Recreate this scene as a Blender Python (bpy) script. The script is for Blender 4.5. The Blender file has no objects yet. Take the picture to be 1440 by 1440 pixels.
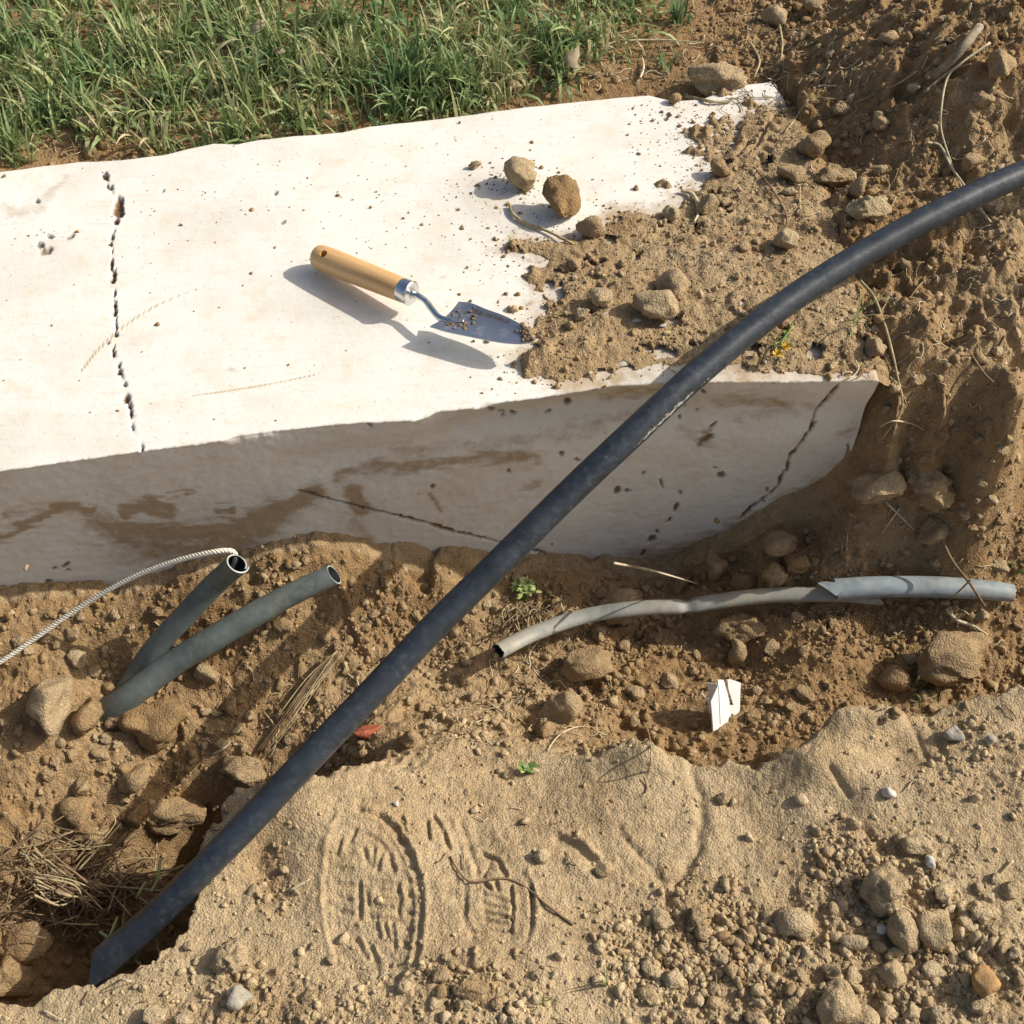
import bpy, bmesh, math, random
import numpy as np
from mathutils import Vector, Matrix

# ------------------------------------------------------------------ camera, world, sun
SC = bpy.context.scene
CAM_H, PITCH, FOC = 0.935, math.radians(52), 1700.0      # metres, down-tilt, focal length in photo pixels (1440 wide)
cam_d = bpy.data.cameras.new('camera')
cam_d.sensor_width = 36; cam_d.lens = 36 * FOC / 1440
cam_d.clip_start = 0.02; cam_d.clip_end = 500
cam = bpy.data.objects.new('camera', cam_d); SC.collection.objects.link(cam)
cam.location = (0, 0, CAM_H); cam.rotation_euler = (math.pi/2 - PITCH, 0, 0)
SC.camera = cam
SUN_EL, SUN_AZ = math.radians(38), math.radians(9)      # azimuth counted from +X towards +Y
w = bpy.data.worlds.new('World'); SC.world = w; w.use_nodes = True
nt = w.node_tree; nt.nodes.clear()
sky = nt.nodes.new('ShaderNodeTexSky'); sky.sky_type = 'NISHITA'; sky.sun_disc = False
sky.sun_elevation = SUN_EL; sky.sun_rotation = math.pi/2 - SUN_AZ
sky.air_density = 1.0; sky.dust_density = 5.0; sky.ozone_density = 0.8
bg = nt.nodes.new('ShaderNodeBackground'); bg.inputs['Strength'].default_value = 0.118
out = nt.nodes.new('ShaderNodeOutputWorld')
nt.links.new(sky.outputs[0], bg.inputs['Color']); nt.links.new(bg.outputs[0], out.inputs['Surface'])
sd = bpy.data.lights.new('sun', 'SUN'); sd.energy = 4.5; sd.angle = math.radians(0.5); sd.color = (1.0, 0.945, 0.86)
sun = bpy.data.objects.new('sun', sd); SC.collection.objects.link(sun)
SUNV = Vector((math.cos(SUN_EL)*math.cos(SUN_AZ), math.cos(SUN_EL)*math.sin(SUN_AZ), math.sin(SUN_EL)))
sun.rotation_euler = SUNV.to_track_quat('Z', 'Y').to_euler(); sun.location = SUNV*5
SC.view_settings.view_transform = 'Standard'; SC.view_settings.look = 'None'
SC.view_settings.exposure = 0.0; SC.view_settings.gamma = 1.0
SC.view_settings.use_curve_mapping = False

# ------------------------------------------------------------------ helpers: numbers
rng = np.random.default_rng(11); random.seed(11)
CP, SP = math.cos(PITCH), math.sin(PITCH)
def P(u, v, z):                                  # the point of height z seen at photo position (u, v)
    a, b = (u-720)/FOC, (720-v)/FOC
    d = (CAM_H - z) / (SP - b*CP)
    return np.array((a*d, d*(CP + b*SP), z))
def proj(x, y, z):
    dr = CAM_H - z
    d = y*CP + dr*SP; up = y*SP - dr*CP
    return 720 + FOC*x/d, 720 - FOC*up/d, d
def sstep(a, b, x):
    t = np.clip((x-a)/(b-a), 0, 1); return t*t*(3-2*t)
def _h(ix, iy, iz, s):
    n = (ix.astype(np.int64)*374761393 + iy.astype(np.int64)*668265263 + iz.astype(np.int64)*2147483647 + s*974711) & 0xffffffff
    n = ((n ^ (n >> 13))*1274126177) & 0xffffffff
    n = ((n ^ (n >> 16))*2246822519) & 0xffffffff
    return (n ^ (n >> 15)).astype(np.float64)/4294967295.0
def vn3(x, y, z, s=0):                           # value noise, -1..1
    ix, iy, iz = np.floor(x), np.floor(y), np.floor(z)
    fx, fy, fz = x-ix, y-iy, z-iz
    fx = fx*fx*fx*(fx*(fx*6-15)+10); fy = fy*fy*fy*(fy*(fy*6-15)+10); fz = fz*fz*fz*(fz*(fz*6-15)+10)
    r = 0
    for a in (0, 1):
        for b in (0, 1):
            for c in (0, 1):
                r = r + _h(ix+a, iy+b, iz+c, s)*(fx if a else 1-fx)*(fy if b else 1-fy)*(fz if c else 1-fz)
    return r*2-1
def gn2(x, y, s=0):                              # gradient noise 2-D, about -1..1
    ix, iy = np.floor(x), np.floor(y); fx, fy = x-ix, y-iy
    wx = fx*fx*fx*(fx*(fx*6-15)+10); wy = fy*fy*fy*(fy*(fy*6-15)+10); z0 = np.zeros_like(ix)
    def g(a, b):
        th = _h(ix+a, iy+b, z0, s)*2*math.pi
        return np.cos(th)*(fx-a) + np.sin(th)*(fy-b)
    return 1.5*((g(0,0)*(1-wx)+g(1,0)*wx)*(1-wy) + (g(0,1)*(1-wx)+g(1,1)*wx)*wy)
def fbm2(x, y, f, o, s=0, gain=.5):
    r = 0; a = 1
    for i in range(o):
        r = r + a*gn2(x*f+17.3*i, y*f-9.1*i, s+i); f *= 2.03; a *= gain
    return r
def worley(x, y, f, s=0):
    x, y = x*f, y*f; ix, iy = np.floor(x), np.floor(y); z0 = np.zeros_like(ix)
    best = np.full(x.shape, 9.0)
    for a in (-1, 0, 1):
        for b in (-1, 0, 1):
            px = ix+a+_h(ix+a, iy+b, z0, s); py = iy+b+_h(ix+a, iy+b, z0+1, s+5)
            rr = .55+.9*_h(ix+a, iy+b, z0+2, s+9)
            best = np.minimum(best, ((px-x)**2+(py-y)**2)/rr)
    return best
def pdist(U, V, pts):                            # distance to a polyline
    best = np.full(U.shape, 1e9)
    for (x0, y0), (x1, y1) in zip(pts[:-1], pts[1:]):
        dx, dy = x1-x0, y1-y0; L = dx*dx+dy*dy+1e-12
        t = np.clip(((U-x0)*dx+(V-y0)*dy)/L, 0, 1)
        best = np.minimum(best, (U-x0-t*dx)**2+(V-y0-t*dy)**2)
    return np.sqrt(best)
def inpoly(U, V, pts):
    r = np.zeros(U.shape, bool); n = len(pts)
    for i in range(n):
        x0, y0 = pts[i]; x1, y1 = pts[(i+1) % n]
        if y0 == y1: continue
        c = ((y0 > V) != (y1 > V)) & (U < (x1-x0)*(V-y0)/(y1-y0)+x0)
        r ^= c
    return r
def sdist(U, V, pts):                            # signed, positive inside
    d = pdist(U, V, list(pts)+[pts[0]]); return np.where(inpoly(U, V, pts), d, -d)
def tps(cp):
    c = np.array(cp, float); X = c[:, :2]; n = len(c)
    r2 = ((X[:, None]-X[None])**2).sum(-1); K = .5*r2*np.log(r2+1e-12) + np.eye(n)*2e-4
    Pm = np.c_[np.ones(n), X]; A = np.block([[K, Pm], [Pm.T, np.zeros((3, 3))]])
    wv = np.linalg.solve(A, np.r_[c[:, 2], 0, 0, 0])
    def f(x, y):
        r = wv[n] + wv[n+1]*x + wv[n+2]*y
        for i in range(n):
            d2 = (x-X[i, 0])**2+(y-X[i, 1])**2; r = r + wv[i]*.5*d2*np.log(d2+1e-12)
        return r
    return f

# ------------------------------------------------------------------ helpers: objects
def mesh_np(name, V, F, smooth=True, mats=None, midx=None):
    V = np.asarray(V, np.float32); F = np.asarray(F, np.int32)
    me = bpy.data.meshes.new(name); k = F.shape[1]
    me.vertices.add(len(V)); me.vertices.foreach_set('co', V.ravel())
    me.loops.add(F.size); me.loops.foreach_set('vertex_index', F.ravel())
    me.polygons.add(len(F)); me.polygons.foreach_set('loop_start', np.arange(0, F.size, k, dtype=np.int32))
    me.polygons.foreach_set('loop_total', np.full(len(F), k, np.int32))
    me.polygons.foreach_set('use_smooth', np.full(len(F), smooth, bool))
    for m in (mats or []): me.materials.append(m)
    if midx is not None: me.polygons.foreach_set('material_index', np.asarray(midx, np.int32))
    me.update(calc_edges=True); me.validate(); return me
def attr(me, name, data):
    a = me.attributes.new(name, 'FLOAT', 'POINT'); a.data.foreach_set('value', np.asarray(data, np.float32).ravel())
def link(name, me, parent=None, loc=None):
    o = bpy.data.objects.new(name, me); SC.collection.objects.link(o)
    if parent: o.parent = parent
    if loc is not None: o.location = loc
    return o
def tag(o, label=None, cat=None, group=None, kind=None):
    if label: o['label'] = label
    if cat: o['category'] = cat
    if group: o['group'] = group
    if kind: o['kind'] = kind
    return o
def spline(pts, n=8):
    p = np.array(pts, float); q = np.vstack([2*p[0]-p[1], p, 2*p[-1]-p[-2]]); r = []
    for i in range(1, len(q)-2):
        a, b, c, d = q[i-1:i+3]
        for t in np.linspace(0, 1, n, endpoint=False):
            r.append(.5*((2*b)+(c-a)*t+(2*a-5*b+4*c-d)*t*t+(3*b-a-3*c+d)*t**3))
    r.append(p[-1]); return np.array(r)
def frames(p):
    T = np.gradient(p, axis=0); T /= np.linalg.norm(T, axis=1)[:, None]+1e-12
    up = np.array((0, 0, 1.)) if abs(T[0, 2]) < .9 else np.array((1., 0, 0))
    N = np.zeros_like(T); n = up-T[0]*up.dot(T[0]); N[0] = n/np.linalg.norm(n)
    for i in range(1, len(p)):
        n = N[i-1]-T[i]*N[i-1].dot(T[i]); N[i] = n/np.linalg.norm(n)
    return T, N, np.cross(T, N)
def tube_vf(p, rad, seg=12, cap=True, flat=None):
    p = np.asarray(p, float); n = len(p); T, N, B = frames(p)
    rad = np.broadcast_to(np.asarray(rad, float), (n,)); th = np.linspace(0, 2*math.pi, seg, endpoint=False)
    fl = np.ones(n) if flat is None else np.broadcast_to(flat, (n,))
    ring = (np.sin(th)[None, :, None]*N[:, None]*fl[:, None, None]+np.cos(th)[None, :, None]*B[:, None])*rad[:, None, None]+p[:, None]
    V = ring.reshape(-1, 3); i, j = np.meshgrid(np.arange(n-1), np.arange(seg), indexing='ij')
    F = np.stack([i*seg+j, i*seg+(j+1) % seg, (i+1)*seg+(j+1) % seg, (i+1)*seg+j], -1).reshape(-1, 4)
    if cap:
        V = np.vstack([V, p[:1], p[-1:]]); a, b = len(V)-2, len(V)-1; j = np.arange(seg)
        F = np.vstack([F, np.stack([np.full(seg, a), (j+1) % seg, j, j], -1)*1, np.stack([np.full(seg, b), (n-1)*seg+j, (n-1)*seg+(j+1) % seg, (n-1)*seg+(j+1) % seg], -1)])
    return V, F
class MB:
    def __init__(s): s.V = []; s.F = []; s.M = []; s.A = []; s.n = 0
    def add(s, V, F, m=0, a=0.0):
        F = np.asarray(F); V = np.asarray(V, float)
        if F.shape[1] == 3: F = np.c_[F, F[:, 2]]
        s.V.append(V); s.F.append(F+s.n); s.n += len(V); s.M.append(np.full(len(F), m)); s.A.append(np.broadcast_to(np.asarray(a, float), (len(V),)))
        return s
    def build(s, name, mats, parent=None, smooth=True, loc=None):
        V = np.vstack(s.V); F = np.vstack(s.F); M = np.concatenate(s.M)
        tri = F[:, 2] == F[:, 3]
        me = bpy.data.meshes.new(name)
        if loc is not None: V = V-np.asarray(loc)
        cnt = np.where(tri, 3, 4); mask = np.ones(F.shape, bool); mask[tri, 3] = False
        me.vertices.add(len(V)); me.vertices.foreach_set('co', V.astype(np.float32).ravel())
        L = F[mask]; me.loops.add(len(L)); me.loops.foreach_set('vertex_index', L.astype(np.int32))
        me.polygons.add(len(F)); st = np.r_[0, np.cumsum(cnt)[:-1]]
        me.polygons.foreach_set('loop_start', st.astype(np.int32)); me.polygons.foreach_set('loop_total', cnt.astype(np.int32))
        me.polygons.foreach_set('use_smooth', np.full(len(F), smooth, bool))
        for m in mats: me.materials.append(m)
        me.polygons.foreach_set('material_index', M.astype(np.int32))
        me.update(calc_edges=True); me.validate(); attr(me, 'tone', np.concatenate(s.A))
        return link(name, me, parent, loc)

# ------------------------------------------------------------------ materials
def mat(name):
    m = bpy.data.materials.new(name); m.use_nodes = True; n = m.node_tree; n.nodes.clear()
    o = n.nodes.new('ShaderNodeOutputMaterial'); b = n.nodes.new('ShaderNodeBsdfPrincipled')
    n.links.new(b.outputs[0], o.inputs[0]); return m, n, b
def nd(n, t, **kw):
    x = n.nodes.new(t)
    for k, v in kw.items():
        if k in x.inputs: x.inputs[k].default_value = v
        else: setattr(x, k, v)
    return x
def noise(n, co, scale, detail=4, rough=.55):
    x = nd(n, 'ShaderNodeTexNoise', Scale=scale, Detail=detail, Roughness=rough); n.links.new(co, x.inputs['Vector']); return x.outputs['Fac']
def ramp(n, fac, stops):
    x = n.nodes.new('ShaderNodeValToRGB'); e = x.color_ramp.elements
    while len(e) < len(stops): e.new(.5)
    for i, (p, c) in enumerate(stops): e[i].position = p; e[i].color = (*c, 1) if len(c) == 3 else c
    n.links.new(fac, x.inputs[0]); return x.outputs[0]
def mix(n, fac, a, b, mode='MIX'):
    x = n.nodes.new('ShaderNodeMix'); x.data_type = 'RGBA'; x.blend_type = mode
    for i, v in ((0, fac), (6, a), (7, b)):
        if isinstance(v, (int, float)): x.inputs[i].default_value = v
        elif isinstance(v, tuple): x.inputs[i].default_value = (*v, 1)
        else: n.links.new(v, x.inputs[i])
    return x.outputs[2]
def mth(n, op, a, b=0.0, c=0.0):
    x = n.nodes.new('ShaderNodeMath'); x.operation = op
    for i, v in enumerate((a, b, c)):
        if isinstance(v, (int, float)): x.inputs[i].default_value = v
        else: n.links.new(v, x.inputs[i])
    return x.outputs[0]
def bump(n, b, h, dist, strength=1.0, prev=None):
    x = nd(n, 'ShaderNodeBump', Strength=strength, Distance=dist); n.links.new(h, x.inputs['Height'])
    if prev is not None: n.links.new(prev, x.inputs['Normal'])
    if b is not None: n.links.new(x.outputs[0], b.inputs['Normal'])
    return x.outputs[0]
def geo(n): return n.nodes.new('ShaderNodeNewGeometry').outputs['Position']
def at(n, name):
    x = n.nodes.new('ShaderNodeAttribute'); x.attribute_name = name; return x.outputs['Fac']

def soil_mat(name, dry=(.485, .375, .226), damp=(.315, .203, .098), use_attr=True, tone=0.0, grain=1.0):
    m, n, b = mat(name); p = geo(n)
    big = noise(n, p, 7, 6, .7); mid = noise(n, p, 70, 5, .65); fine = noise(n, p, 520, 4, .7)
    t = at(n, 'tone') if use_attr else None
    if not use_attr:
        oi = n.nodes.new('ShaderNodeObjectInfo'); t = mth(n, 'ADD', mth(n, 'MULTIPLY_ADD', oi.outputs['Random'], .5, -.25), tone)
        pa = n.nodes.new('ShaderNodeAttribute'); pa.attribute_type = 'OBJECT'; pa.attribute_name = 'damp'; t = mth(n, 'ADD', t, pa.outputs['Fac'])
    t2 = mth(n, 'ADD', t, mth(n, 'MULTIPLY_ADD', big, .9, -.45)); t2.node.use_clamp = True
    c = mix(n, t2, dry, damp)
    c = mix(n, 1.0, c, ramp(n, mid, [(.25, (.62, .60, .58)), (.5, (1, 1, 1)), (.8, (1.22, 1.18, 1.1))]), 'MULTIPLY')
    c = mix(n, 1.0, c, ramp(n, fine, [(.3, (.66, .63, .60)), (.52, (1, 1, 1)), (.75, (1.3, 1.27, 1.2))]), 'MULTIPLY')
    vo = nd(n, 'ShaderNodeTexVoronoi', Scale=330.0); n.links.new(p, vo.inputs['Vector'])
    sp = ramp(n, vo.outputs['Color'], [(.0, (0, 0, 0)), (.93, (0, 0, 0)), (.97, (1, 1, 1))])
    c = mix(n, mth(n, 'MULTIPLY', sp, .55), c, (.70, .62, .48))
    n.links.new(c, b.inputs['Base Color']); b.inputs['Roughness'].default_value = .95; b.inputs['Specular IOR Level'].default_value = .12
    v2 = nd(n, 'ShaderNodeTexVoronoi', Scale=420.0, Randomness=1.0); n.links.new(p, v2.inputs['Vector'])
    b1 = bump(n, None, noise(n, p, 160, 6, .7), .0028*grain, .85)
    b2 = bump(n, None, mth(n, 'MULTIPLY', v2.outputs['Distance'], -1), .0016*grain, .8, b1)
    bump(n, b, fine, .0010*grain, .75, b2)
    return m
M_soil = soil_mat('soil')
M_clod = soil_mat('clod', use_attr=False, tone=.32, dry=(.50, .40, .25), damp=(.315, .207, .101))
M_grain = soil_mat('crumbs', grain=.5, dry=(.52, .415, .255), damp=(.31, .21, .106))
def simple(name, col, rough=.6, metal=0, var=.15, scale=60, bmp=.0005, spec=.5, col2=None):
    m, n, b = mat(name); p = geo(n); f = noise(n, p, scale, 5, .6)
    lo = col2 or tuple(x*(1-var*1.6) for x in col)
    c = ramp(n, f, [(.3, lo), (.65, col), (.85, tuple(min(1, x*(1+var)) for x in col))])
    n.links.new(c, b.inputs['Base Color']); b.inputs['Roughness'].default_value = rough; b.inputs['Metallic'].default_value = metal
    b.inputs['Specular IOR Level'].default_value = spec
    if bmp: bump(n, b, noise(n, p, scale*4, 4), bmp, .6)
    return m
def stone_mat():
    m, n, b = mat('cream_limestone'); p = geo(n)
    c = ramp(n, noise(n, p, 7, 6, .6), [(.28, (.64, .61, .53)), (.5, (.735, .71, .635)), (.75, (.775, .76, .695))])
    c = mix(n, mth(n, 'MULTIPLY', ramp(n, noise(n, p, 26, 6, .7), [(.50, (0, 0, 0)), (.70, (1, 1, 1))]), .55), c, (.66, .56, .40))
    st = n.nodes.new('ShaderNodeMapping'); st.inputs['Scale'].default_value = (25, 160, 60); n.links.new(p, st.inputs['Vector'])
    c = mix(n, mth(n, 'MULTIPLY', ramp(n, noise(n, st.outputs[0], 1.0, 4, .6), [(.56, (0, 0, 0)), (.68, (1, 1, 1))]), .36), c, (.62, .54, .42))
    c = mix(n, mth(n, 'MULTIPLY', ramp(n, noise(n, p, 210, 3, .6), [(.655, (0, 0, 0)), (.72, (1, 1, 1))]), .6), c, (.40, .30, .19))
    d = at(n, 'dirt'); br = noise(n, p, 55, 7, .75)  # dirt smears plus a painted band of shade under the front edge
    dd = mth(n, 'ADD', d, mth(n, 'MULTIPLY', mth(n, 'SUBTRACT', br, .5), mth(n, 'MULTIPLY', mth(n, 'MINIMUM', mth(n, 'MULTIPLY', d, 6), 1), 1.1)))
    dc = ramp(n, dd, [(0, (0, 0, 0)), (.15, (.07, .07, .07)), (.36, (.42, .42, .42)), (.62, (.95, .95, .95))])
    c = mix(n, mth(n, 'MULTIPLY', dc, .93), c, mix(n, noise(n, p, 30, 4), (.31, .205, .105), (.43, .32, .19)))
    c = mix(n, at(n, 'pit'), c, (.16, .095, .045))
    n.links.new(c, b.inputs['Base Color']); b.inputs['Roughness'].default_value = .72; b.inputs['Specular IOR Level'].default_value = .3
    b1 = bump(n, None, noise(n, p, 60, 6, .6), .0012, .6); bump(n, b, noise(n, p, 300, 5, .6), .0004, .5, b1)
    return m
M_slab = stone_mat()
def pipe_mat(name, col, dust, dustcol=(.42, .38, .33), rough=.5, lo=.5):
    m, n, b = mat(name); p = geo(n)
    c = ramp(n, noise(n, p, 30, 5, .6), [(.3, tuple(x*.75 for x in col)), (.7, tuple(x*1.3 for x in col))])
    f = ramp(n, noise(n, p, 120, 7, .75), [(lo, (0, 0, 0)), (lo+.3, (1, 1, 1))])
    g = ramp(n, noise(n, p, 14, 3, .6), [(.35, (.15, .15, .15)), (.7, (1, 1, 1))])
    c = mix(n, mth(n, 'MULTIPLY', mth(n, 'MULTIPLY', f, g), dust), c, dustcol)
    c = mix(n, mth(n, 'MULTIPLY', ramp(n, noise(n, p, 260, 3, .5), [(.69, (0, 0, 0)), (.75, (1, 1, 1))]), .5*min(1, dust*1.5)), c, tuple(min(1, x*1.5) for x in dustcol))
    n.links.new(c, b.inputs['Base Color'])
    r = ramp(n, noise(n, p, 50, 4), [(.3, (rough-.08,)*3), (.7, (rough+.14,)*3)]); n.links.new(r, b.inputs['Roughness'])
    bump(n, b, noise(n, p, 200, 4), .0004, .5); return m
M_black = pipe_mat('black_polyethylene', (.026, .033, .042), .40, (.22, .235, .25), .36, .48)
M_grey = pipe_mat('dark_grey_plastic', (.12, .145, .135), .8, (.26, .25, .19), .55, .44)
M_light = pipe_mat('light_grey_plastic', (.235, .25, .23), 1.0, (.42, .33, .20), .6, .36)
M_light2 = pipe_mat('sleeve_grey_plastic', (.22, .27, .29), .8, (.45, .37, .25), .5, .42)
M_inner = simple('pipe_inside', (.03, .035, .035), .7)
M_rim = simple('cut_plastic_edge', (.44, .47, .43), .5)
M_rope = simple('cream_rope', (.86, .81, .66), .85, var=.2, scale=300, bmp=.0008)
M_straw = simple('dry_straw', (.50, .40, .22), .8, var=.35, scale=90)
M_pale = simple('pale_straw', (.68, .58, .38), .75, var=.25, scale=90)
M_root = simple('brown_root', (.26, .17, .09), .85, var=.35, scale=90)
M_stick = simple('grey_brown_bark', (.36, .29, .20), .9, var=.4, scale=120, bmp=.002)
M_white = simple('white_plastic', (.86, .87, .84), .45, var=.08, scale=50, bmp=.0002, col2=(.74, .73, .67))
M_brick = simple('red_brick', (.46, .13, .06), .85, var=.35, scale=110, bmp=.002)
M_yellow = simple('yellow_petals', (.78, .48, .03), .6, var=.2)
M_pebw = simple('white_pebble', (.62, .58, .50), .8, var=.2, scale=120, bmp=.001)
M_pebg = simple('grey_pebble', (.40, .36, .28), .85, var=.25, scale=120, bmp=.0015)
M_oran = simple('orange_stone', (.42, .25, .10), .85, var=.3, scale=80, bmp=.002)
M_dark = simple('dark_dirt', (.10, .062, .03), .95, scale=200)
M_mud = simple('drying_mud', (.24, .165, .095), .95, scale=200)
M_mark = simple('tan_imprint', (.60, .50, .33), .9, scale=200, bmp=0)
M_deadleaf = simple('dead_leaf', (.42, .33, .20), .8, var=.3, scale=70)
def wood_mat():
    m, n, b = mat('varnished_wood'); t = n.nodes.new('ShaderNodeTexCoord')
    mp = n.nodes.new('ShaderNodeMapping'); mp.inputs['Scale'].default_value = (9, 160, 160); n.links.new(t.outputs['Object'], mp.inputs['Vector'])
    c = ramp(n, noise(n, mp.outputs[0], 1.0, 5, .6), [(.25, (.50, .27, .095)), (.5, (.66, .40, .165)), (.75, (.75, .49, .23))])
    c = mix(n, mth(n, 'MULTIPLY', ramp(n, noise(n, t.outputs['Object'], 300, 3), [(.68, (0, 0, 0)), (.72, (1, 1, 1))]), .7), c, (.22, .10, .03))
    n.links.new(c, b.inputs['Base Color']); b.inputs['Roughness'].default_value = .38; b.inputs['Coat Weight'].default_value = .25
    bump(n, b, noise(n, mp.outputs[0], 3.0, 3), .0002, .4); return m
M_wood = wood_mat()
def steel_mat(name, col, rough, dirt):
    m, n, b = mat(name); p = geo(n)
    mp = n.nodes.new('ShaderNodeMapping'); mp.inputs['Scale'].default_value = (60, 500, 200); n.links.new(p, mp.inputs['Vector'])
    f = ramp(n, noise(n, p, 75, 6, .7), [(.56, (0, 0, 0)), (.68, (1, 1, 1))]); f = mth(n, 'MULTIPLY', f, dirt)
    c = mix(n, f, col, (.28, .20, .12)); n.links.new(c, b.inputs['Base Color'])
    n.links.new(mth(n, 'SUBTRACT', 1.0, f), b.inputs['Metallic'])
    n.links.new(mth(n, 'MULTIPLY_ADD', noise(n, mp.outputs[0], 1.0, 3), .15, rough-.05), b.inputs['Roughness'])
    bump(n, b, noise(n, p, 45, 3), .0006, .35); return m
M_chrome = steel_mat('chromed_steel', (.66, .66, .66), .2, .25)
M_blade = steel_mat('brushed_steel', (.47, .50, .54), .40, .45)
def leaf_mat(name, stops, trans=.3):
    m, n, b = mat(name); c = ramp(n, at(n, 'tone'), stops); n.links.new(c, b.inputs['Base Color']); b.inputs['Roughness'].default_value = .5
    b.inputs['Specular IOR Level'].default_value = .35
    tr = n.nodes.new('ShaderNodeBsdfTranslucent'); n.links.new(c, tr.inputs[0]); ms = n.nodes.new('ShaderNodeMixShader'); ms.inputs[0].default_value = trans
    n.links.new(b.outputs[0], ms.inputs[1]); n.links.new(tr.outputs[0], ms.inputs[2])
    o = [x for x in n.nodes if x.type == 'OUTPUT_MATERIAL'][0]; n.links.new(ms.outputs[0], o.inputs[0]); return m
M_grass = leaf_mat('grass_blades', [(0, (.06, .14, .065)), (.25, (.15, .24, .085)), (.5, (.27, .36, .13)), (.72, (.43, .46, .21)), (.86, (.47, .43, .22)), (1, (.62, .54, .33))])
M_green = leaf_mat('weed_leaf', [(0, (.10, .20, .05)), (.5, (.22, .34, .09)), (1, (.55, .62, .25))])

# ------------------------------------------------------------------ the slab's outline on the plane z = 0
front_px = [(0, 662), (167, 640), (313, 622), (333, 615), (480, 597), (580, 591), (613, 579), (667, 573), (687, 568), (767, 557), (860, 541), (937, 537), (1003, 535), (1093, 535), (1238, 534)]
back_px = [(0, 237), (47, 230), (110, 223), (167, 220), (233, 212), (300, 197), (333, 199), (367, 192), (480, 182), (520, 173), (613, 163), (693, 153), (780, 143), (873, 133), (913, 130), (943, 138), (985, 136), (1038, 117), (1082, 112), (1096, 128), (1112, 155)]
FR = np.array([P(u, v, 0) for u, v in front_px]); BK = np.array([P(u, v, 0) for u, v in back_px])
XL = -1.35
def ext(a): 
    s = (a[4, 1]-a[0, 1])/(a[4, 0]-a[0, 0]); return np.vstack([[XL, a[0, 1]+(XL-a[0, 0])*s, 0], a])
FR, BK = ext(FR), ext(BK); XF, XB = FR[-1, 0], BK[-1, 0]
slab_poly = [tuple(p[:2]) for p in FR] + [tuple(p[:2]) for p in BK[::-1]]
def ztop(x, y):
    return .003*fbm2(x, y, 2.2, 2, 71) - .004*np.exp(-((x-.16)/.12)**2-((y-1.30)/.05)**2)

# ------------------------------------------------------------------ the height raster
RX0, RX1, RY0, RY1, RS = -.98, .98, .12, 2.02, .00150
rx = np.arange(RX0, RX1, RS); ry = np.arange(RY0, RY1, RS)
def face_z(u, v):                                # height of the slab's front face where the soil meets it
    z = -.2
    for _ in range(40):
        p = P(u, v, z); yf = np.interp(p[0], FR[:, 0], FR[:, 1])-.004
        a, b = (u-720)/FOC, (720-v)/FOC; d = yf/(CP+b*SP); z = CAM_H-d*(SP-b*CP)
    return P(u, v, z)
contact = [(0, 836), (75, 836), (150, 834), (230, 812), (300, 800), (345, 790), (400, 768), (470, 766), (520, 776), (620, 782), (680, 792), (740, 800), (830, 792), (960, 797), (1010, 780), (1060, 758), (1120, 722), (1190, 685)]
gp = []
for u, v in contact:
    p = face_z(u, v); p[2] -= .020; gp += [tuple(p), (p[0], p[1]-.022, p[2]-.008)]+([(p[0], p[1]+.09, p[2])] if u < 1000 else [])
for u, v, z in [(60,900,-.25),(20,960,-.27),(60,1010,-.285),(150,950,-.30),(250,900,-.285),(330,900,-.285),(430,850,-.27),(520,850,-.29),(430,950,-.33),
    (530,950,-.33),(600,880,-.32),(620,980,-.33),(700,960,-.35),(760,900,-.35),(800,860,-.34),(900,930,-.36),(1000,900,-.36),(1100,900,-.315),(1000,1000,-.335),
    (1100,990,-.312),(850,1010,-.33),(1050,850,-.318),(1200,880,-.298),(1200,950,-.302),(1350,900,-.29),(1430,900,-.29),(1430,850,-.27),(600,1050,-.275),(700,1052,-.275),(780,1050,-.285),(540,1040,-.285),
    (1120,770,-.288),(1190,730,-.228),(1250,690,-.175),(1300,720,-.195),(1240,800,-.265),(1400,780,-.238),(1320,660,-.135),(1430,640,-.105),
    (100,1100,-.34),(30,1100,-.32),(180,1100,-.36),(250,1060,-.36),(330,1060,-.36),(20,1200,-.36),(120,1200,-.40),(230,1160,-.41),(265,1215,-.52),(200,1300,-.50),(100,1300,-.46),(30,1320,-.40),(350,1020,-.35),
    (1262,560,-.02),(1262,605,-.062),(1350,545,.005),(1350,592,-.055),(1440,545,.015),(1435,595,-.05),(1300,480,.01),(1400,430,.025),(1270,420,.004),(1440,330,.035),(1440,200,.06),(1350,250,.035),(1250,300,.012),
    (1180,300,.006),(1130,180,.0),(1200,150,.032),(1300,120,.080),(1400,80,.120),(1440,30,.13),(1250,40,.062),(1150,60,.015),(1080,50,0),(1000,80,-.004),(1000,10,0),
    (900,90,-.012),(700,110,-.018),(500,150,-.022),(300,170,-.025),(100,190,-.03),(0,215,-.03),(0,100,-.01),(300,80,-.005),(600,50,-.005),(0,0,0),(400,0,0),(800,0,0),(-150,240,-.03)]:
    gp.append(tuple(P(u, v, z)))
gp += [(.425,.935,-.012),(.425,1.0,.002),(.43,1.1,.008),(.43,1.22,.01),(.425,1.32,.01),(.37,1.0,-.02),(.37,1.2,-.02),(.88,1.25,.12),(.86,1.05,.07),(.82,.95,-.04),(.95,1.0,.06),(.80,.80,-.25),(.9,.7,-.28),(.85,1.5,.13),(-.75,.75,-.26),(-.95,.75,-.26),(-.8,.55,-.34),(-.7,.4,-.36),(-.95,.35,-.36),(.9,1.9,.12),(0,2.0,0),(-.95,1.95,0),(-.95,1.5,-.01),(.6,2.0,.08)]
uu = []
for g in gp:
    if all((g[0]-h[0])**2+(g[1]-h[1])**2 > 1e-5 for h in uu): uu.append(g)
G = tps(uu)
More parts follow.
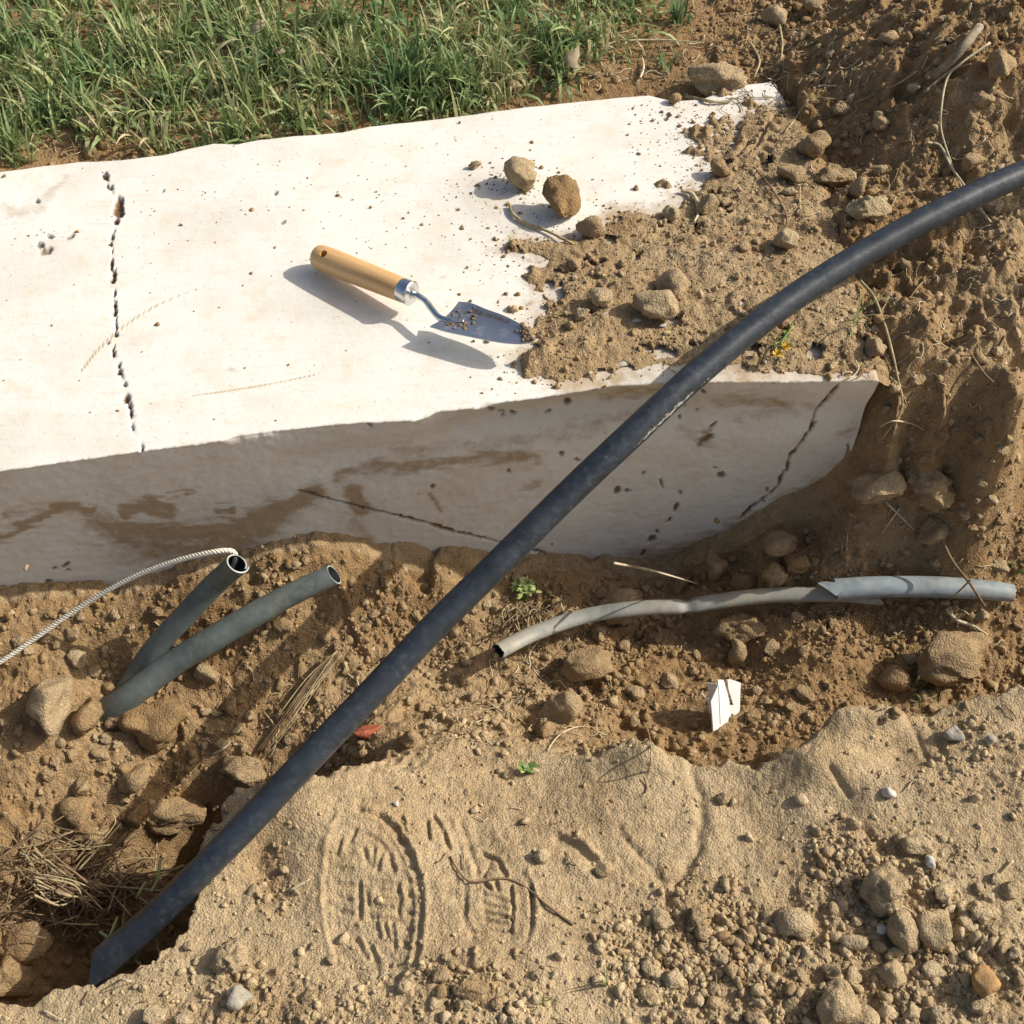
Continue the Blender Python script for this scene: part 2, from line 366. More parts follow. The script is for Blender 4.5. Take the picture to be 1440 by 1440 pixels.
bp = [tuple(P(*c)) for c in [(-60,1430,-.24),(20,1430,-.245),(150,1420,-.235),(300,1320,-.245),(350,1130,-.225),(450,1090,-.225),(600,1078,-.245),(700,1082,-.255),(800,1078,-.252),(900,1040,-.225),(1000,1085,-.235),
    (1100,1060,-.222),(1180,1000,-.195),(1300,1000,-.205),(1440,965,-.185),(1600,980,-.18),(1440,1200,-.2),(1440,1440,-.2),(1220,1120,-.207),(1000,1250,-.23),(700,1250,-.225),(530,1270,-.232),(400,1230,-.243),(460,1180,-.224),(500,1440,-.22),(900,1440,-.225),(1250,1420,-.215)]]
N_ = tps(bp)
lip_px = [(-260,1400,-.24),(-30,1402,-.24),(60,1392,-.24),(135,1378,-.24),(185,1350,-.24),(240,1316,-.24),(268,1275,-.24),(262,1240,-.24),(268,1195,-.235),(290,1150,-.23),(312,1112,-.225),(345,1092,-.225),(372,1084,-.225),(440,1090,-.225),(500,1076,-.235),(560,1068,-.24),(640,1074,-.25),(720,1078,-.252),(790,1074,-.252),(835,1058,-.24),(880,1038,-.23),(915,1034,-.228),(955,1058,-.235),(1010,1076,-.235),(1070,1062,-.23),(1120,1038,-.22),(1160,1005,-.20),(1190,990,-.195),(1250,992,-.2),(1330,985,-.2),(1400,966,-.19),(1440,958,-.185),(1560,950,-.185),(1800,960,-.185)]
lip = [tuple(P(*c)[:2]) for c in lip_px]
bank_poly = [(-3, lip[0][1])] + lip + [(3, lip[-1][1]), (3, -3), (-3, -3)]

ci = 8                                          # smooth fields on a coarse raster, then enlarged
cx, cy = rx[::ci], ry[::ci]
cx = np.r_[cx, cx[-1]+RS*ci]; cy = np.r_[cy, cy[-1]+RS*ci]
CX, CY = np.meshgrid(cx, cy)
def enlarge(a):
    fx = np.arange(len(rx))/ci; fy = np.arange(len(ry))/ci
    i0 = np.minimum(fx.astype(int), len(cx)-2); j0 = np.minimum(fy.astype(int), len(cy)-2); tx = fx-i0; ty = (fy-j0)[:, None]
    A = a[:, i0]*(1-tx)+a[:, i0+1]*tx
    return A[j0]*(1-ty)+A[j0+1]*ty
X, Y = np.meshgrid(rx, ry)
Gz = enlarge(G(CX, CY)); Nz = enlarge(N_(CX, CY))
SDB = enlarge(sdist(CX, CY, bank_poly)); SDS = enlarge(sdist(CX, CY, slab_poly))
wob = .010*fbm2(X, Y, 18, 3, 3)+.004*fbm2(X, Y, 75, 2, 8)
U, V, _ = proj(X, Y, np.where(SDB > 0, Nz, Gz))
softl = np.exp(-((U-680)/140)**2)*np.exp(-((V-1060)/90)**2)
mb = sstep(-.016-.05*softl, .010, SDB+wob)
Z = Nz*mb+Gz*(1-mb)
U, V, _ = proj(X, Y, Z)
def blob(u, v, ru, rv, p=2.0): return np.exp(-(((U-u)/ru)**2+((V-v)/rv)**2)**(p/2))
rough = (1-mb)*1.0
compact = mb
# rough ground: clods and cavities
mound = sstep(1020, 1180, U)*(1-mb)*(V < 640)
grs = (V < 260)*(U < 1000)*(SDS < 0)*(1-mb)
ampl = .55*(1-mb)+.36*mound; ampl *= 1-.6*grs
F1 = fbm2(X, Y, 9, 4, 20, .55)
rid = 1-2*np.abs(fbm2(X, Y, 16, 3, 31))
W1 = np.sqrt(np.maximum(0, 1-worley(X+.01*F1, Y, 30, 2)*1.5)); W2 = np.sqrt(np.maximum(0, 1-worley(X, Y+.004*F1, 72, 4)*1.6)); W3 = np.sqrt(np.maximum(0, 1-worley(X, Y, 165, 6)*1.7))
det = ampl*(.013*F1+(.005+.004*mound)*rid+.012*W1*sstep(0, .5, fbm2(X, Y, 6, 2, 44))+.0055*W2*sstep(-.2, .45, fbm2(X, Y, 14, 2, 45))+.0024*W3)
det += ampl*.004*fbm2(X, Y, 110, 3, 61)
cav = sstep(.35, .75, fbm2(X, Y, 13, 3, 90))
det -= ampl*(.022*cav)
# compact bank: gentle swells, tiny grain, loose patches
loose = np.clip(1.1*blob(1010,1400,150,110,4)+1.1*blob(1300,1380,180,110,4)+.9*blob(1230,1250,130,90,4)+.8*blob(640,1400,160,60,4)+.7*blob(350,1420,140,60,4)+.6*blob(1380,1080,90,60,4)+.5*blob(1000,1270,90,50,4)+.45*blob(360,1240,60,60,4), 0, 1)
det += mb*(.0035*fbm2(X, Y, 7, 3, 100)+.0016*fbm2(X, Y, 38, 3, 101)+.0007*fbm2(X, Y, 150, 3, 103)+.0009*W3*sstep(-.1, .5, fbm2(X, Y, 22, 2, 105)))
det += mb*loose*(.005*W2*sstep(-.2, .5, fbm2(X, Y, 17, 2, 107))+.0035*W3+.003*fbm2(X, Y, 60, 3, 108)+.006*W1*sstep(.1, .6, fbm2(X, Y, 9, 2, 109)))
det *= (1-.5*blob(1360,700,110,120,4))*(1-.9*blob(1310,600,120,90,4))
Z = Z+det
# hump shapes on the bank
Z += mb*(.016*blob(1130,1075,60,30)+.012*blob(1215,1010,60,20)-.012*blob(1270,1060,40,25)+.008*blob(420,1130,40,40)-.010*blob(370,1215,28,50)-.006*blob(660,1170,120,60)+.010*blob(910,1062,30,22)-.008*blob(1180,1130,30,22)-.006*blob(1080,1160,40,22)+.006*blob(780,1120,60,25))
# crack and scarp across the bank
wu, wv = U+5*fbm2(X, Y, 40, 2, 200), V+5*fbm2(X, Y, 40, 2, 201)
sc_d = pdist(wu, wv, [(973,1075),(984,1110),(988,1160),(978,1195),(958,1235),(925,1290)])
Z -= mb*(.005*np.exp(-(sc_d/7)**2)); Z -= mb*.003*np.exp(-(pdist(wu, wv, [(870,1170),(925,1230),(950,1290)])/6)**2)
# boot prints: sole pressed down, tread bars standing proud or cut in
def line(pts, wd, dz):
    global Z
    u0, u1 = min(p[0] for p in pts)-25, max(p[0] for p in pts)+25; v0, v1 = min(p[1] for p in pts)-25, max(p[1] for p in pts)+25
    s = (U > u0) & (U < u1) & (V > v0) & (V < v1)
    d = pdist(U[s]+1.2*gn2(X[s]*120, Y[s]*120, 5), V[s]+1.2*gn2(X[s]*120, Y[s]*120, 6), pts)
    Z[s] += dz*np.exp(-(d/wd)**2)*(.85+.22*gn2(X[s]*90, Y[s]*90, 9))
Z -= mb*.0045*(sstep(-4, 10, sdist(U, V, [(480,1150),(535,1140),(562,1170),(582,1215),(590,1270),(584,1340),(560,1385),(500,1385),(470,1340),(458,1260),(462,1190)])))
Z -= mb*.0025*(sstep(-4, 10, sdist(U, V, [(640,1160),(690,1165),(735,1230),(745,1300),(720,1325),(650,1320),(630,1250)])))
arc = [(505,1139),(537,1147),(557,1167),(577,1200),(588,1237),(592,1267),(590,1300),(587,1333),(583,1353)]
line(arc, 4.2, -.0036); line([(u+8, v-2) for u, v in arc], 4.0, .0026); lft = [(505,1139),(480,1150),(464,1185),(457,1240),(461,1300),(474,1352)]; line(lft, 3.6, -.0026); line([(u-7, v-2) for u, v in lft], 3.4, .0016); line([(474,1352),(500,1380),(550,1382),(583,1353)], 3.8, -.0025); line([(u-8, v+3) for u, v in arc], 2.6, .0022)
for l in ([(517,1173),(533,1180),(547,1200),(553,1223)], [(511,1193),(517,1212)], [(525,1193),(523,1216)], [(535,1198),(530,1222)],
          [(518,1238),(558,1240),(562,1262),(559,1291),(520,1289)], [(534,1250),(557,1250)], [(534,1262),(557,1262)], [(532,1274),(552,1275)], [(516,1257),(517,1270)],
          [(480,1200),(496,1196)], [(476,1220),(492,1218)], [(474,1240),(490,1240)], [(475,1260),(491,1261)], [(478,1280),(494,1282)], [(484,1302),(499,1300)], [(505,1240),(505,1290)], [(500,1165),(492,1180)], [(575,1260),(584,1261)], [(574,1282),(583,1284)], [(570,1304),(579,1306)], [(566,1325),(575,1328)], [(500,1320),(515,1345)], [(520,1330),(530,1352)],
          [(529,1297),(534,1318)], [(540,1299),(546,1320)], [(551,1297),(554,1330)], [(553,1160),(560,1165)], [(563,1178),(570,1184)], [(571,1196),(578,1200)], [(574,1216),(582,1218)], [(575,1238),(584,1240)],
          [(478,1180),(472,1200)]):
    line(l, 3.5, -.0030); line([(u+6, v-3) for u, v in l], 3.2, .0020)
arc2 = [(647,1153),(660,1187),(668,1212),(672,1230)]
for a2 in ([(735,1225),(747,1250),(750,1290),(740,1322)], [(655,1240),(652,1290),(665,1318)]): line(a2, 4.2, -.0020); line([(u+7, v) for u, v in a2], 3.4, .0018)
line(arc2, 4.4, -.0036); line([(u-8, v) for u, v in arc2], 3.6, .002)
for l in ([(610,1147),(623,1167),(631,1190)], [(601,1155),(603,1178)], [(565,1150),(570,1170)], [(680,1198),(700,1207),(711,1230)], [(690,1212),(680,1230)],
          [(680,1257),(713,1265)], [(680,1270),(713,1277)], [(681,1282),(713,1288)], [(683,1293),(713,1299)], [(667,1311),(700,1308),(716,1306)], [(719,1247),(721,1280),(719,1310)], [(747,1250),(748,1300)],
          [(683,1240),(690,1250)], [(697,1240),(700,1250)]):
    line(l, 3.0, -.0044); line([(u+4, v-4) for u, v in l], 2.4, .0024)
line([(785,1178),(812,1192),(836,1215)], 6, -.0065); line([(790,1170),(820,1184),(842,1206)], 4, .004); line([(740,1180),(790,1205),(830,1240)], 7, .003)
for l in ([(1252,985),(1290,1030),(1310,1075)], [(1300,1010),(1330,1060)], [(1320,1050),(1335,1085)]): line(l, 4, -.003)
line([(1165,1085),(1195,1115)], 5, -.006); line([(1210,1165),(1245,1195)], 7, -.008); line([(1195,1150),(1225,1185)], 5, .004)
# soil lying on the slab
Uz, Vz, _ = proj(X, Y, 0*X); onsl = SDS > -.02; U = np.where(onsl, Uz, U); V = np.where(onsl, Vz, V)
soil_px = [(1112,150),(1060,152),(1025,176),(1008,205),(1002,238),(965,276),(925,300),(868,298),(838,330),(775,338),(728,332),(722,348),(768,368),(757,400),(764,428),(750,452),(762,478),(742,500),(748,528),(800,541),(868,532),(930,508),(985,520),(1060,524),(1150,528),(1236,524),(1300,500),(1300,150)]
soilw = [tuple(P(u, v, 0)[:2]) for u, v in soil_px]
SDO = enlarge(sdist(CX, CY, soilw))+.008*fbm2(X, Y, 22, 3, 300)+.005*fbm2(X, Y, 70, 3, 301)
zt = ztop(X, Y)
thick = .0095*np.tanh(SDO/.03)*np.where(SDO > 0, 1, 1.0) + .009*sstep(.04, .16, SDO)*sstep(650, 900, U)
thick += (.0015+.0007*sstep(0, .06, SDO))*fbm2(X, Y, 55, 4, 303, .6)+.004*fbm2(X, Y, 14, 2, 313)*sstep(.02, .08, SDO)+(.0008*W2*sstep(.1, .5, fbm2(X, Y, 20, 2, 305))+.0007*W3+.0010*fbm2(X, Y, 170, 2, 312))*sstep(-.004, .03, SDO)
thick += .006*W1*sstep(.02, .08, SDO)*sstep(.35, .6, fbm2(X, Y, 9, 2, 306))
thick += -.015*sstep(.48, .62, fbm2(X, Y, 30, 3, 309))*(SDO < .07)
thick += .020*np.exp(-((U-762)/17)**2-((V-503)/13)**2)
# smears of soil near the far-right corner
for u, v, ru, rv, a in [(948,165,20,10,.007),(985,190,22,14,.008),(975,215,25,10,.006),(1010,170,18,9,.006),(960,185,12,8,.005),(1005,150,14,6,.005),(895,265,12,6,.006),(880,240,9,5,.005),(930,260,20,8,.006),(1015,132,32,7,.007),(1085,140,10,6,.004),(1050,145,14,8,.006),(940,235,10,6,.005),
                        (717,432,9,13,.007),(700,300,12,5,.005),(720,352,14,10,.006),(742,385,14,10,.006),(745,515,10,18,.006),(722,515,5,8,.004),(690,505,6,3,.004),(780,545,10,4,.004),(735,470,12,12,.009)]:
    thick += a*2.2*(np.exp(-((U-u)/ru)**2-((V-v)/rv)**2))*(.75+.6*fbm2(X, Y, 90, 2, 310))
thick = np.where(thick > .0006, thick, np.minimum(thick-.003, -.0025))
# boot print in that soil
s = (U > 990) & (U < 1130) & (V > 140) & (V < 260)
pr = sstep(-3, 8, sdist(U[s], V[s], [(1028,215),(1040,172),(1075,168),(1095,175),(1092,205),(1075,235),(1045,235)])); thick[s] = thick[s]*(1-pr)+pr*(.013+.04*(thick[s]-.009))
Zs = zt+thick
Zg = np.where(SDS > 0, np.minimum(Z, zt-.03), np.where((SDS > -.014) & (Z > zt-.004) & (U < 1120), np.minimum(Z, zt-.010), Z))
lay = Zs-np.clip(-SDS, 0, 1)*.6-9*(Y < np.interp(X, FR[:, 0], FR[:, 1])+.003)
Z = np.where(SDS > 0, Zs, np.maximum(Zg, np.where((SDS > -.03) & (U > 1100), lay, -9)))
for l in ([(1032,200),(1063,200)], [(1035,192),(1067,192)], [(1042,183),(1068,183)], [(1045,175),(1067,175)], [(1030,210),(1058,208)], [(1040,222),(1052,205)], [(1045,225),(1062,214),(1078,182)], [(1063,230),(1072,233)], [(1071,218),(1080,222)], [(1078,205),(1087,209)], [(1082,190),(1090,194)], [(1085,178),(1092,180)]):
    line(l, 2.9, -.0095)

lay = np.where((SDS > 0), Z-9*(Y < np.interp(X, FR[:, 0], FR[:, 1])+.003)*(U > 1100), lay)
def Hs(x, y, Z=None):
    Z = globals()['Z'] if Z is None else Z
    fx = np.clip((np.asarray(x, float)-RX0)/RS, 0, len(rx)-1.001); fy = np.clip((np.asarray(y, float)-RY0)/RS, 0, len(ry)-1.001)
    i, j = fx.astype(int), fy.astype(int); tx, ty = fx-i, fy-j
    return (Z[j, i]*(1-tx)+Z[j, i+1]*tx)*(1-ty)+(Z[j+1, i]*(1-tx)+Z[j+1, i+1]*tx)*ty
def surf(x, y):                                  # the ground or, where it is bare, the slab's top
    z = Hs(x, y); fx = np.clip(((np.asarray(x)-RX0)/RS).astype(int), 0, len(rx)-1); fy = np.clip(((np.asarray(y)-RY0)/RS).astype(int), 0, len(ry)-1)
    return np.where(SDS[fy, fx] > 0, np.maximum(z, zt[fy, fx]), z)
def hit(u, v):                                   # where the line of sight at (u, v) meets the ground
    zz = np.linspace(.25, -.6, 900); a, b = (u-720)/FOC, (720-v)/FOC
    d = (CAM_H-zz)/(SP-b*CP); x = a*d; y = d*(CP+b*SP); h = surf(x, y); k = np.argmax(h >= zz)
    return np.array((x[k], y[k], h[k]))
def dep(p): return p[1]*CP+(CAM_H-p[2])*SP
def px(p, n): return n*dep(p)/FOC                # length of n photo pixels at p

# tone map: 0 dry pale, 1 damp brown; shade of a hollow by the pipe painted in
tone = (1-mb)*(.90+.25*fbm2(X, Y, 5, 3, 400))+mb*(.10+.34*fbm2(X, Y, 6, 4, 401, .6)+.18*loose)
tone += mb*(.45*blob(370,1210,35,60)+.25*blob(1240,1170,40,30)-.0*softl)-(1-mb)*.45*softl-.3*(1-mb)*blob(1080,1000,100,35)-.35*(1-mb)*blob(640,960,120,70)  # first blob paints the shading of the hollow beside the pipe as darker soil
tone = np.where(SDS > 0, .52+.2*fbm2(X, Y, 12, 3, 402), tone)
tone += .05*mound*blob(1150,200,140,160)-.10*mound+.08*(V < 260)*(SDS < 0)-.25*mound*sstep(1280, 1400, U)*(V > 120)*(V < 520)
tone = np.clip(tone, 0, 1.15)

# ------------------------------------------------------------------ ground sheet
def ground():
    ys = []; y = .20
    while y < 1.92: ys.append(y); y += .00165*(.72+.38*y)
    ys = np.array(ys); lo = [.20]; d = .004
    while lo[-1] > -40: d *= 1.28; lo.append(lo[-1]-d)
    hi = [ys[-1]]; d = .004
    while hi[-1] < 60: d *= 1.28; hi.append(hi[-1]+d)
    ys = np.r_[lo[:0:-1], ys, hi[1:]]
    nx = 760; t = np.linspace(-1, 1, nx); ex = []; d = .006; q = 0
    while q < 60: d *= 1.3; q += d; ex.append(q)
    ex = np.array(ex)
    hw = .50+.28*np.clip((ys-.25)/1.45, 0, 1)
    XX = np.concatenate([-hw[:, None]-ex[::-1][None], t[None]*hw[:, None], hw[:, None]+ex[None]], 1); YY = np.repeat(ys[:, None], XX.shape[1], 1)
    zi = Hs(XX, YY, Zg)
    out_d = np.maximum.reduce([RX0-XX, XX-RX1+.003, RY0-YY, YY-RY1+.003, np.zeros_like(XX)])
    f = sstep(0, 1.2, out_d); base = np.where(YY < .7, -.20, .02)+.02*fbm2(XX, YY, .8, 3, 500)
    ZZ = zi*(1-f)+base*f
    fx = np.clip(((XX-RX0)/RS).astype(int), 0, len(rx)-1); fy = np.clip(((YY-RY0)/RS).astype(int), 0, len(ry)-1)
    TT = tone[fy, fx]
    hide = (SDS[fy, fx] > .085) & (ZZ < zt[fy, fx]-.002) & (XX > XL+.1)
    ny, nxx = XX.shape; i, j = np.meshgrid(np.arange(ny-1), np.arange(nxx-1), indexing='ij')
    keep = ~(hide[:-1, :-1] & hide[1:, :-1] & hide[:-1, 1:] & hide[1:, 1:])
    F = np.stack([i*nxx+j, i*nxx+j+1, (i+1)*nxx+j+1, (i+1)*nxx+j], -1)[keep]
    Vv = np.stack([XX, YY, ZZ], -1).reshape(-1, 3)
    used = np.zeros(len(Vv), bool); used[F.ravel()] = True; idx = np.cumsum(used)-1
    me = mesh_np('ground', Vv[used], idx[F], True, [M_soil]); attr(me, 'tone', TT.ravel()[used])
    o = link('ground', me); tag(o, 'dug brown soil with trench, trodden bank and loose mound', kind='structure')
    zl = Hs(XX, YY, lay); okk = (SDS[fy, fx] > -.028) & (XX > -.75) & (zl > np.where(SDS[fy, fx] > 0, zt[fy, fx]-.0045, -.06)) & (out_d == 0) & ((SDS[fy, fx] > 0) | (XX > XB-.05) & (SDO[fy, fx] > -.04))
    q = okk[:-1, :-1] & okk[1:, :-1] & okk[:-1, 1:] & okk[1:, 1:]; F = np.stack([i*nxx+j, i*nxx+j+1, (i+1)*nxx+j+1, (i+1)*nxx+j], -1)[q]
    Vv = np.stack([XX, YY, zl], -1).reshape(-1, 3); used = np.zeros(len(Vv), bool); used[F.ravel()] = True; idx = np.cumsum(used)-1
    me = mesh_np('soil_layer', Vv[used], idx[F], True, [M_soil]); attr(me, 'tone', TT.ravel()[used])
    o = link('soil_layer', me); tag(o, 'thin layer of fine brown soil spread over the right part of the slab', kind='structure')
ground()

# ------------------------------------------------------------------ the stone slab
def slab():
    xs = np.r_[np.linspace(0, .30, 50, endpoint=False), np.linspace(.30, 1, 690)]
    # finer stations where the cross crack runs
    xc = (P(165, 420, 0)[0]-XL)/(XF-XL); xs = np.sort(np.r_[xs, np.linspace(xc-.010, xc+.010, 26)])
    fx = XL+(XF-XL)*xs; bx = XL+(XB-XL)*xs
    fy = np.interp(fx, FR[:, 0], FR[:, 1]); by = np.interp(bx, BK[:, 0], BK[:, 1])
    fy = fy+.0009*gn2(fx*60, fx*0, 1)+.0006*gn2(fx*220, fx*0, 2); by = by+.0012*gn2(bx*30, bx*0+9, 1)
    nT = 230; t = np.r_[np.linspace(0, .03, 8, endpoint=False), np.linspace(.03, .975, nT), np.linspace(.98, 1, 9)]
    TX = bx[:, None]*(1-t)+fx[:, None]*t; TY = by[:, None]*(1-t)+fy[:, None]*t
    Lw = (by-fy)[:, None]; df = (1-t)*Lw; db = t*Lw; dr = (xs[-1]-xs)[:, None]*(XF-XL)+0*df
    TZ = ztop(TX, TY)
    rb = .011; q = np.clip(1-db/rb, 0, 1); TZ = TZ-.011*(1-np.sqrt(np.maximum(0, 1-q*q*.98)))
    fu, fv, _ = proj(fx, fy, 0*fx)
    chip = .0008+.0022*np.clip(gn2(fx*45, fx*0, 7), 0, 1)+.0045*np.exp(-((fu-597)/14)**2)+.0045*np.exp(-((fu-678)/12)**2)+.001*np.exp(-((fu-330)/12)**2)
    rf = chip[:, None]+.001; q = np.clip(1-df/rf, 0, 1); TZ = TZ-.8*rf*(1-np.sqrt(np.maximum(0, 1-q*q*.97)))
    qe = np.clip(1-dr/.005, 0, 1); TZ = TZ-.004*(1-np.sqrt(np.maximum(0, 1-qe*qe*.97)))
    nF = 200; zf = -np.r_[.0008, .002, np.linspace(.004, .375, nF), .5]
    FX = np.repeat(fx[:, None], len(zf), 1); FZ = zf[None]+TZ[:, -1:]; FZ = np.minimum(FZ, TZ[:, -1:]-.0004)
    FZ[:, -1] = -.5
    fuu = fu[:, None]
    hol = .020*np.exp(-((FZ+.045)/.028)**2)*sstep(560, 720, fuu)*(1-sstep(930, 1010, fuu))
    hol += .008*np.exp(-((FZ+.06)/.03)**2)*sstep(300, 500, fuu)
    lean = -.085*FZ                                # the face is slightly undercut
    gx = np.linspace(fx[0], fx[-1], 800); gk = np.hanning(101); fs = np.interp(fx, gx, np.convolve(np.pad(np.interp(gx, fx, fy), 50, mode='reflect', reflect_type='odd'), gk/gk.sum(), 'valid')); w_e = np.exp(FZ/.007)
    FY = fy[:, None]*w_e+fs[:, None]*(1-w_e)+.0005+hol+lean+.0015*fbm2(FX, FZ, 9, 3, 620)+.0005*fbm2(FX, FZ, 90, 3, 621)
    FY[:, 0] = fy+.0002
    bz = np.r_[-.5, np.linspace(-.35, -.02, 8)]
    BX = np.repeat(bx[:, None], len(bz), 1); BY = np.repeat(by[:, None], len(bz), 1)+.003; BZ = np.repeat(bz[None], len(bx), 0)
    A = np.concatenate([BX, TX, FX], 1); B = np.concatenate([BY, TY, FY], 1); C = np.concatenate([BZ, TZ, FZ], 1)
    u, v, _ = proj(A, B, C); nrow = A.shape[1]; kind = np.r_[np.zeros(len(bz)), np.ones(len(t)), np.full(len(zf), 2)][None]+0*A
    top, frt = kind == 1, kind == 2
    # pits and cracks
    pit = np.zeros_like(A); wn = 1.5*gn2(A*130, (B+C)*130, 9)+1.6*gn2(A*380, (B+C)*380, 11); wm = 1.5*gn2(A*130, (B+C)*130, 19)+1.6*gn2(A*380, (B+C)*380, 12)
    def ell(cu, cv, ru, rv, ang, m, dp=1.0):
        ca, sa = math.cos(ang), math.sin(ang); s_ = m & (np.abs(u-cu) < ru+rv+8) & (np.abs(v-cv) < ru+rv+8)
        du, dv = u[s_]+wn[s_]-cu, v[s_]+wm[s_]-cv; a, b = (du*ca+dv*sa)/ru, (-du*sa+dv*ca)/rv
        pit[s_] = np.maximum(pit[s_], dp*sstep(1.12, .72, np.sqrt(a*a+b*b)))
    for c in [(147,247,5.5,5),(151,262,2.5,2.5),(156,264,3.5,3.5),(167,285,7,9),(166,296,9,10),(163,311,6,5),(158,333,2.5,5),(155,343,3,2.5),(157,372,3,9),(160,388,3.5,9),(158,395,6,4),(161,413,1.8,5),(161,427,3,5),(161,439,3.5,7),(163,458,1.8,5),(163,470,2.8,4),
              (153,482,3,2),(159,495,2,7),(166,513,3.2,3.2),(167,523,4,4),(175,540,2.4,3.6),(177,560,5.5,6),(182,570,2.4,5),(184,582,2.4,6),(186,600,1.4,6),(199,628,1.6,7)]:
        ell(*c, 0, top)
    hl = pdist(u+2.2*gn2(B*60, B*0, 33)+1.0*gn2(B*200, B*0, 34), v, [(147,247),(156,264),(166,292),(163,312),(157,337),(158,372),(159,392),(161,427),(163,458),(163,470),(159,495),(167,516),(175,540),(179,562),(184,583),(187,602),(199,628)]); pit = np.where(top, np.maximum(pit, .6*sstep(1.5, .5, hl)*sstep(-.15, .25, gn2(B*55, B*0, 35))), pit)
    for c in [(70,333,5,3,.2),(56,345,6,4,.4),(64,353,10,5,-.3),(98,333,6,3,-.4),(52,283,4,2.5,.2),(229,268,3,2,0),(237,271,0,0,0),(387,271,3.5,3,0),(397,313,3,2,0)]:
        if c[2]: ell(*c, top, .75)
    for a, b, wd in [((430,692),(470,704),1.6),((474,705),(545,722),1.4),((545,722),(600,735),2.3),((602,737),(640,748),3.0),((640,748),(665,753),2.4),((668,754),(684,758),1.8),((745,772),(766,778),2.2),
                     ((1178,541),(1168,556),2.4),((1166,558),(1147,577),1.6),((1146,593),(1138,606),2.6),((1136,609),(1124,625),2.0),((1120,631),(1109,642),2.6),((1109,650),(1106,664),2.6),((1100,668),(1094,684),3.2),((1090,688),(1082,695),2.2),((1076,700),(1068,704),2),((1063,707),(1042,728),2.6),((1194,625),(1188,660),2),
                     ((640,612),(680,600),0.01)]:
        L = math.hypot(b[0]-a[0], b[1]-a[1])/2; ell((a[0]+b[0])/2, (a[1]+b[1])/2, L+1, wd, math.atan2(b[1]-a[1], b[0]-a[0]), frt)
    for hp_ in ([(420,690),(470,704),(545,722),(600,735),(640,748),(684,758),(766,778)], [(1178,541),(1147,577),(1138,606),(1109,645),(1094,684),(1042,728)]):
        hl = pdist(u+wn*.5, v+wm*.5, hp_); pit = np.where(frt, np.maximum(pit, .65*sstep(2.2, .8, hl)*sstep(-.7, -.3, gn2(A*40, C*40, 36))), pit)
    for c in [(519,596,3,7,-.5),(691,575,5,3,0),(705,578,4,2,0),(720,580,4,3,0),(707,584,4,2,0),(798,565,6,5,-.4),(770,579,4,2,-.3),(789,639,4,4,0),(811,647,4,3,0),(868,690,5,6,.8),(883,690,6,3,0),(951,714,3,8,.4),(941,731,2,8,.7),(917,758,7,5,-.5),(924,748,3,3,0),(904,778,3,6,.6),(956,693,3,3,0),
              (989,551,3.5,3.5,0),(961,569,4,2.5,-.5),(956,587,3,4,.3),(980,577,3,2,0),(992,618,14,3.5,-.6),(1002,598,8,2,-.8),(1014,668,6,4,0),(1005,658,3,2,0),(880,605,0,0,0),(92,795,8,3,-.6),(77,800,4,2,0),(68,818,6,3,0),(100,827,10,2.5,0),(62,829,3,3,0),(97,802,4,1.5,0),(608,684,3,3,0),(715,662,3,3,0),(905,665,2,4,0),(930,680,2,7,-.2)]:
        if c[2]: ell(c[0], c[1], c[2], c[3], c[4], frt, .9)
    B = B+np.where(frt, .0035*pit, 0); C = C-np.where(top, .0058*pit, 0)
    # dirt smeared on the face, and the shade band under its top edge painted in
    d = np.zeros_like(A)+np.zeros_like(A); nz = fbm2(A, C+B, 14, 4, 630); nzz = fbm2(A, (C+B)*3, 30, 4, 631)
    def sm(pts, wd, a, soft=1.0, m=frt):
        nonlocal d
        dist = pdist(u+10*nz, v+8*nzz, pts); d = np.where(m, np.maximum(d, a*np.exp(-(dist/wd)**2)), d)
    sm([(-200,790),(0,752),(40,734),(75,720)], 8, .75); sm([(75,718),(110,712),(130,716)], 9, .85); sm([(140,735),(190,762),(260,775),(330,762),(400,725)], 25, .62)
    sm([(175,718),(205,710),(240,716)], 11, .95); sm([(170,745),(260,750),(330,740),(400,712),(440,695)], 14, .88); sm([(165,780),(230,790),(300,785)], 14, .35)
    sm([(240,695),(270,692)], 4, .6); sm([(300,718),(320,716)], 6, .8); sm([(370,722),(410,715)], 12, .6); sm([(0,722),(60,712)], 5, .4)
    sm([(470,668),(540,655),(620,650),(690,640),(760,645)], 11, .6); sm([(498,690),(512,712)], 13, 1.0); sm([(500,735),(510,760)], 14, .45); sm([(540,655),(660,650)], 5, .5)
    sm([(560,640),(700,622),(820,608),(900,580)], 14, .30); sm([(800,600),(870,590),(930,560)], 12, .35); sm([(605,700),(615,715)], 5, .6); sm([(730,690),(760,680)], 5, .35)
    sm([(1010,565),(1060,562),(1110,570)], 11, .45); sm([(1040,585),(1140,575)], 8, .3); sm([(1180,610),(1215,600)], 9, .35); sm([(955,600),(1000,625)], 10, .35); sm([(985,622),(1005,608)], 5, .6)
    sm([(900,800),(990,778),(1060,745),(1130,708),(1195,672)], 26, .68); sm([(1120,715),(1200,660)], 14, .6); sm([(720,796),(900,795)], 8, .45); sm([(300,800),(345,790),(400,768)], 8, .5); sm([(0,838),(150,836)], 5, .45); sm([(850,560),(930,545)], 8, .5)  # last stroke paints the shade band beneath the top edge
    # soiling of the top beside the heap
    so = enl_s(A, B); d = np.where(top, np.clip(.42*sstep(-.035, .002, so)+.25*np.clip(nz, 0, 1)*sstep(-.12, -.02, so), 0, 1), d)
    d = np.where(top, np.maximum(d, .28*np.exp(-(pdist(u+14*nz, v+10*nz, [(0,300),(60,285),(90,255)])/14)**2)), d)
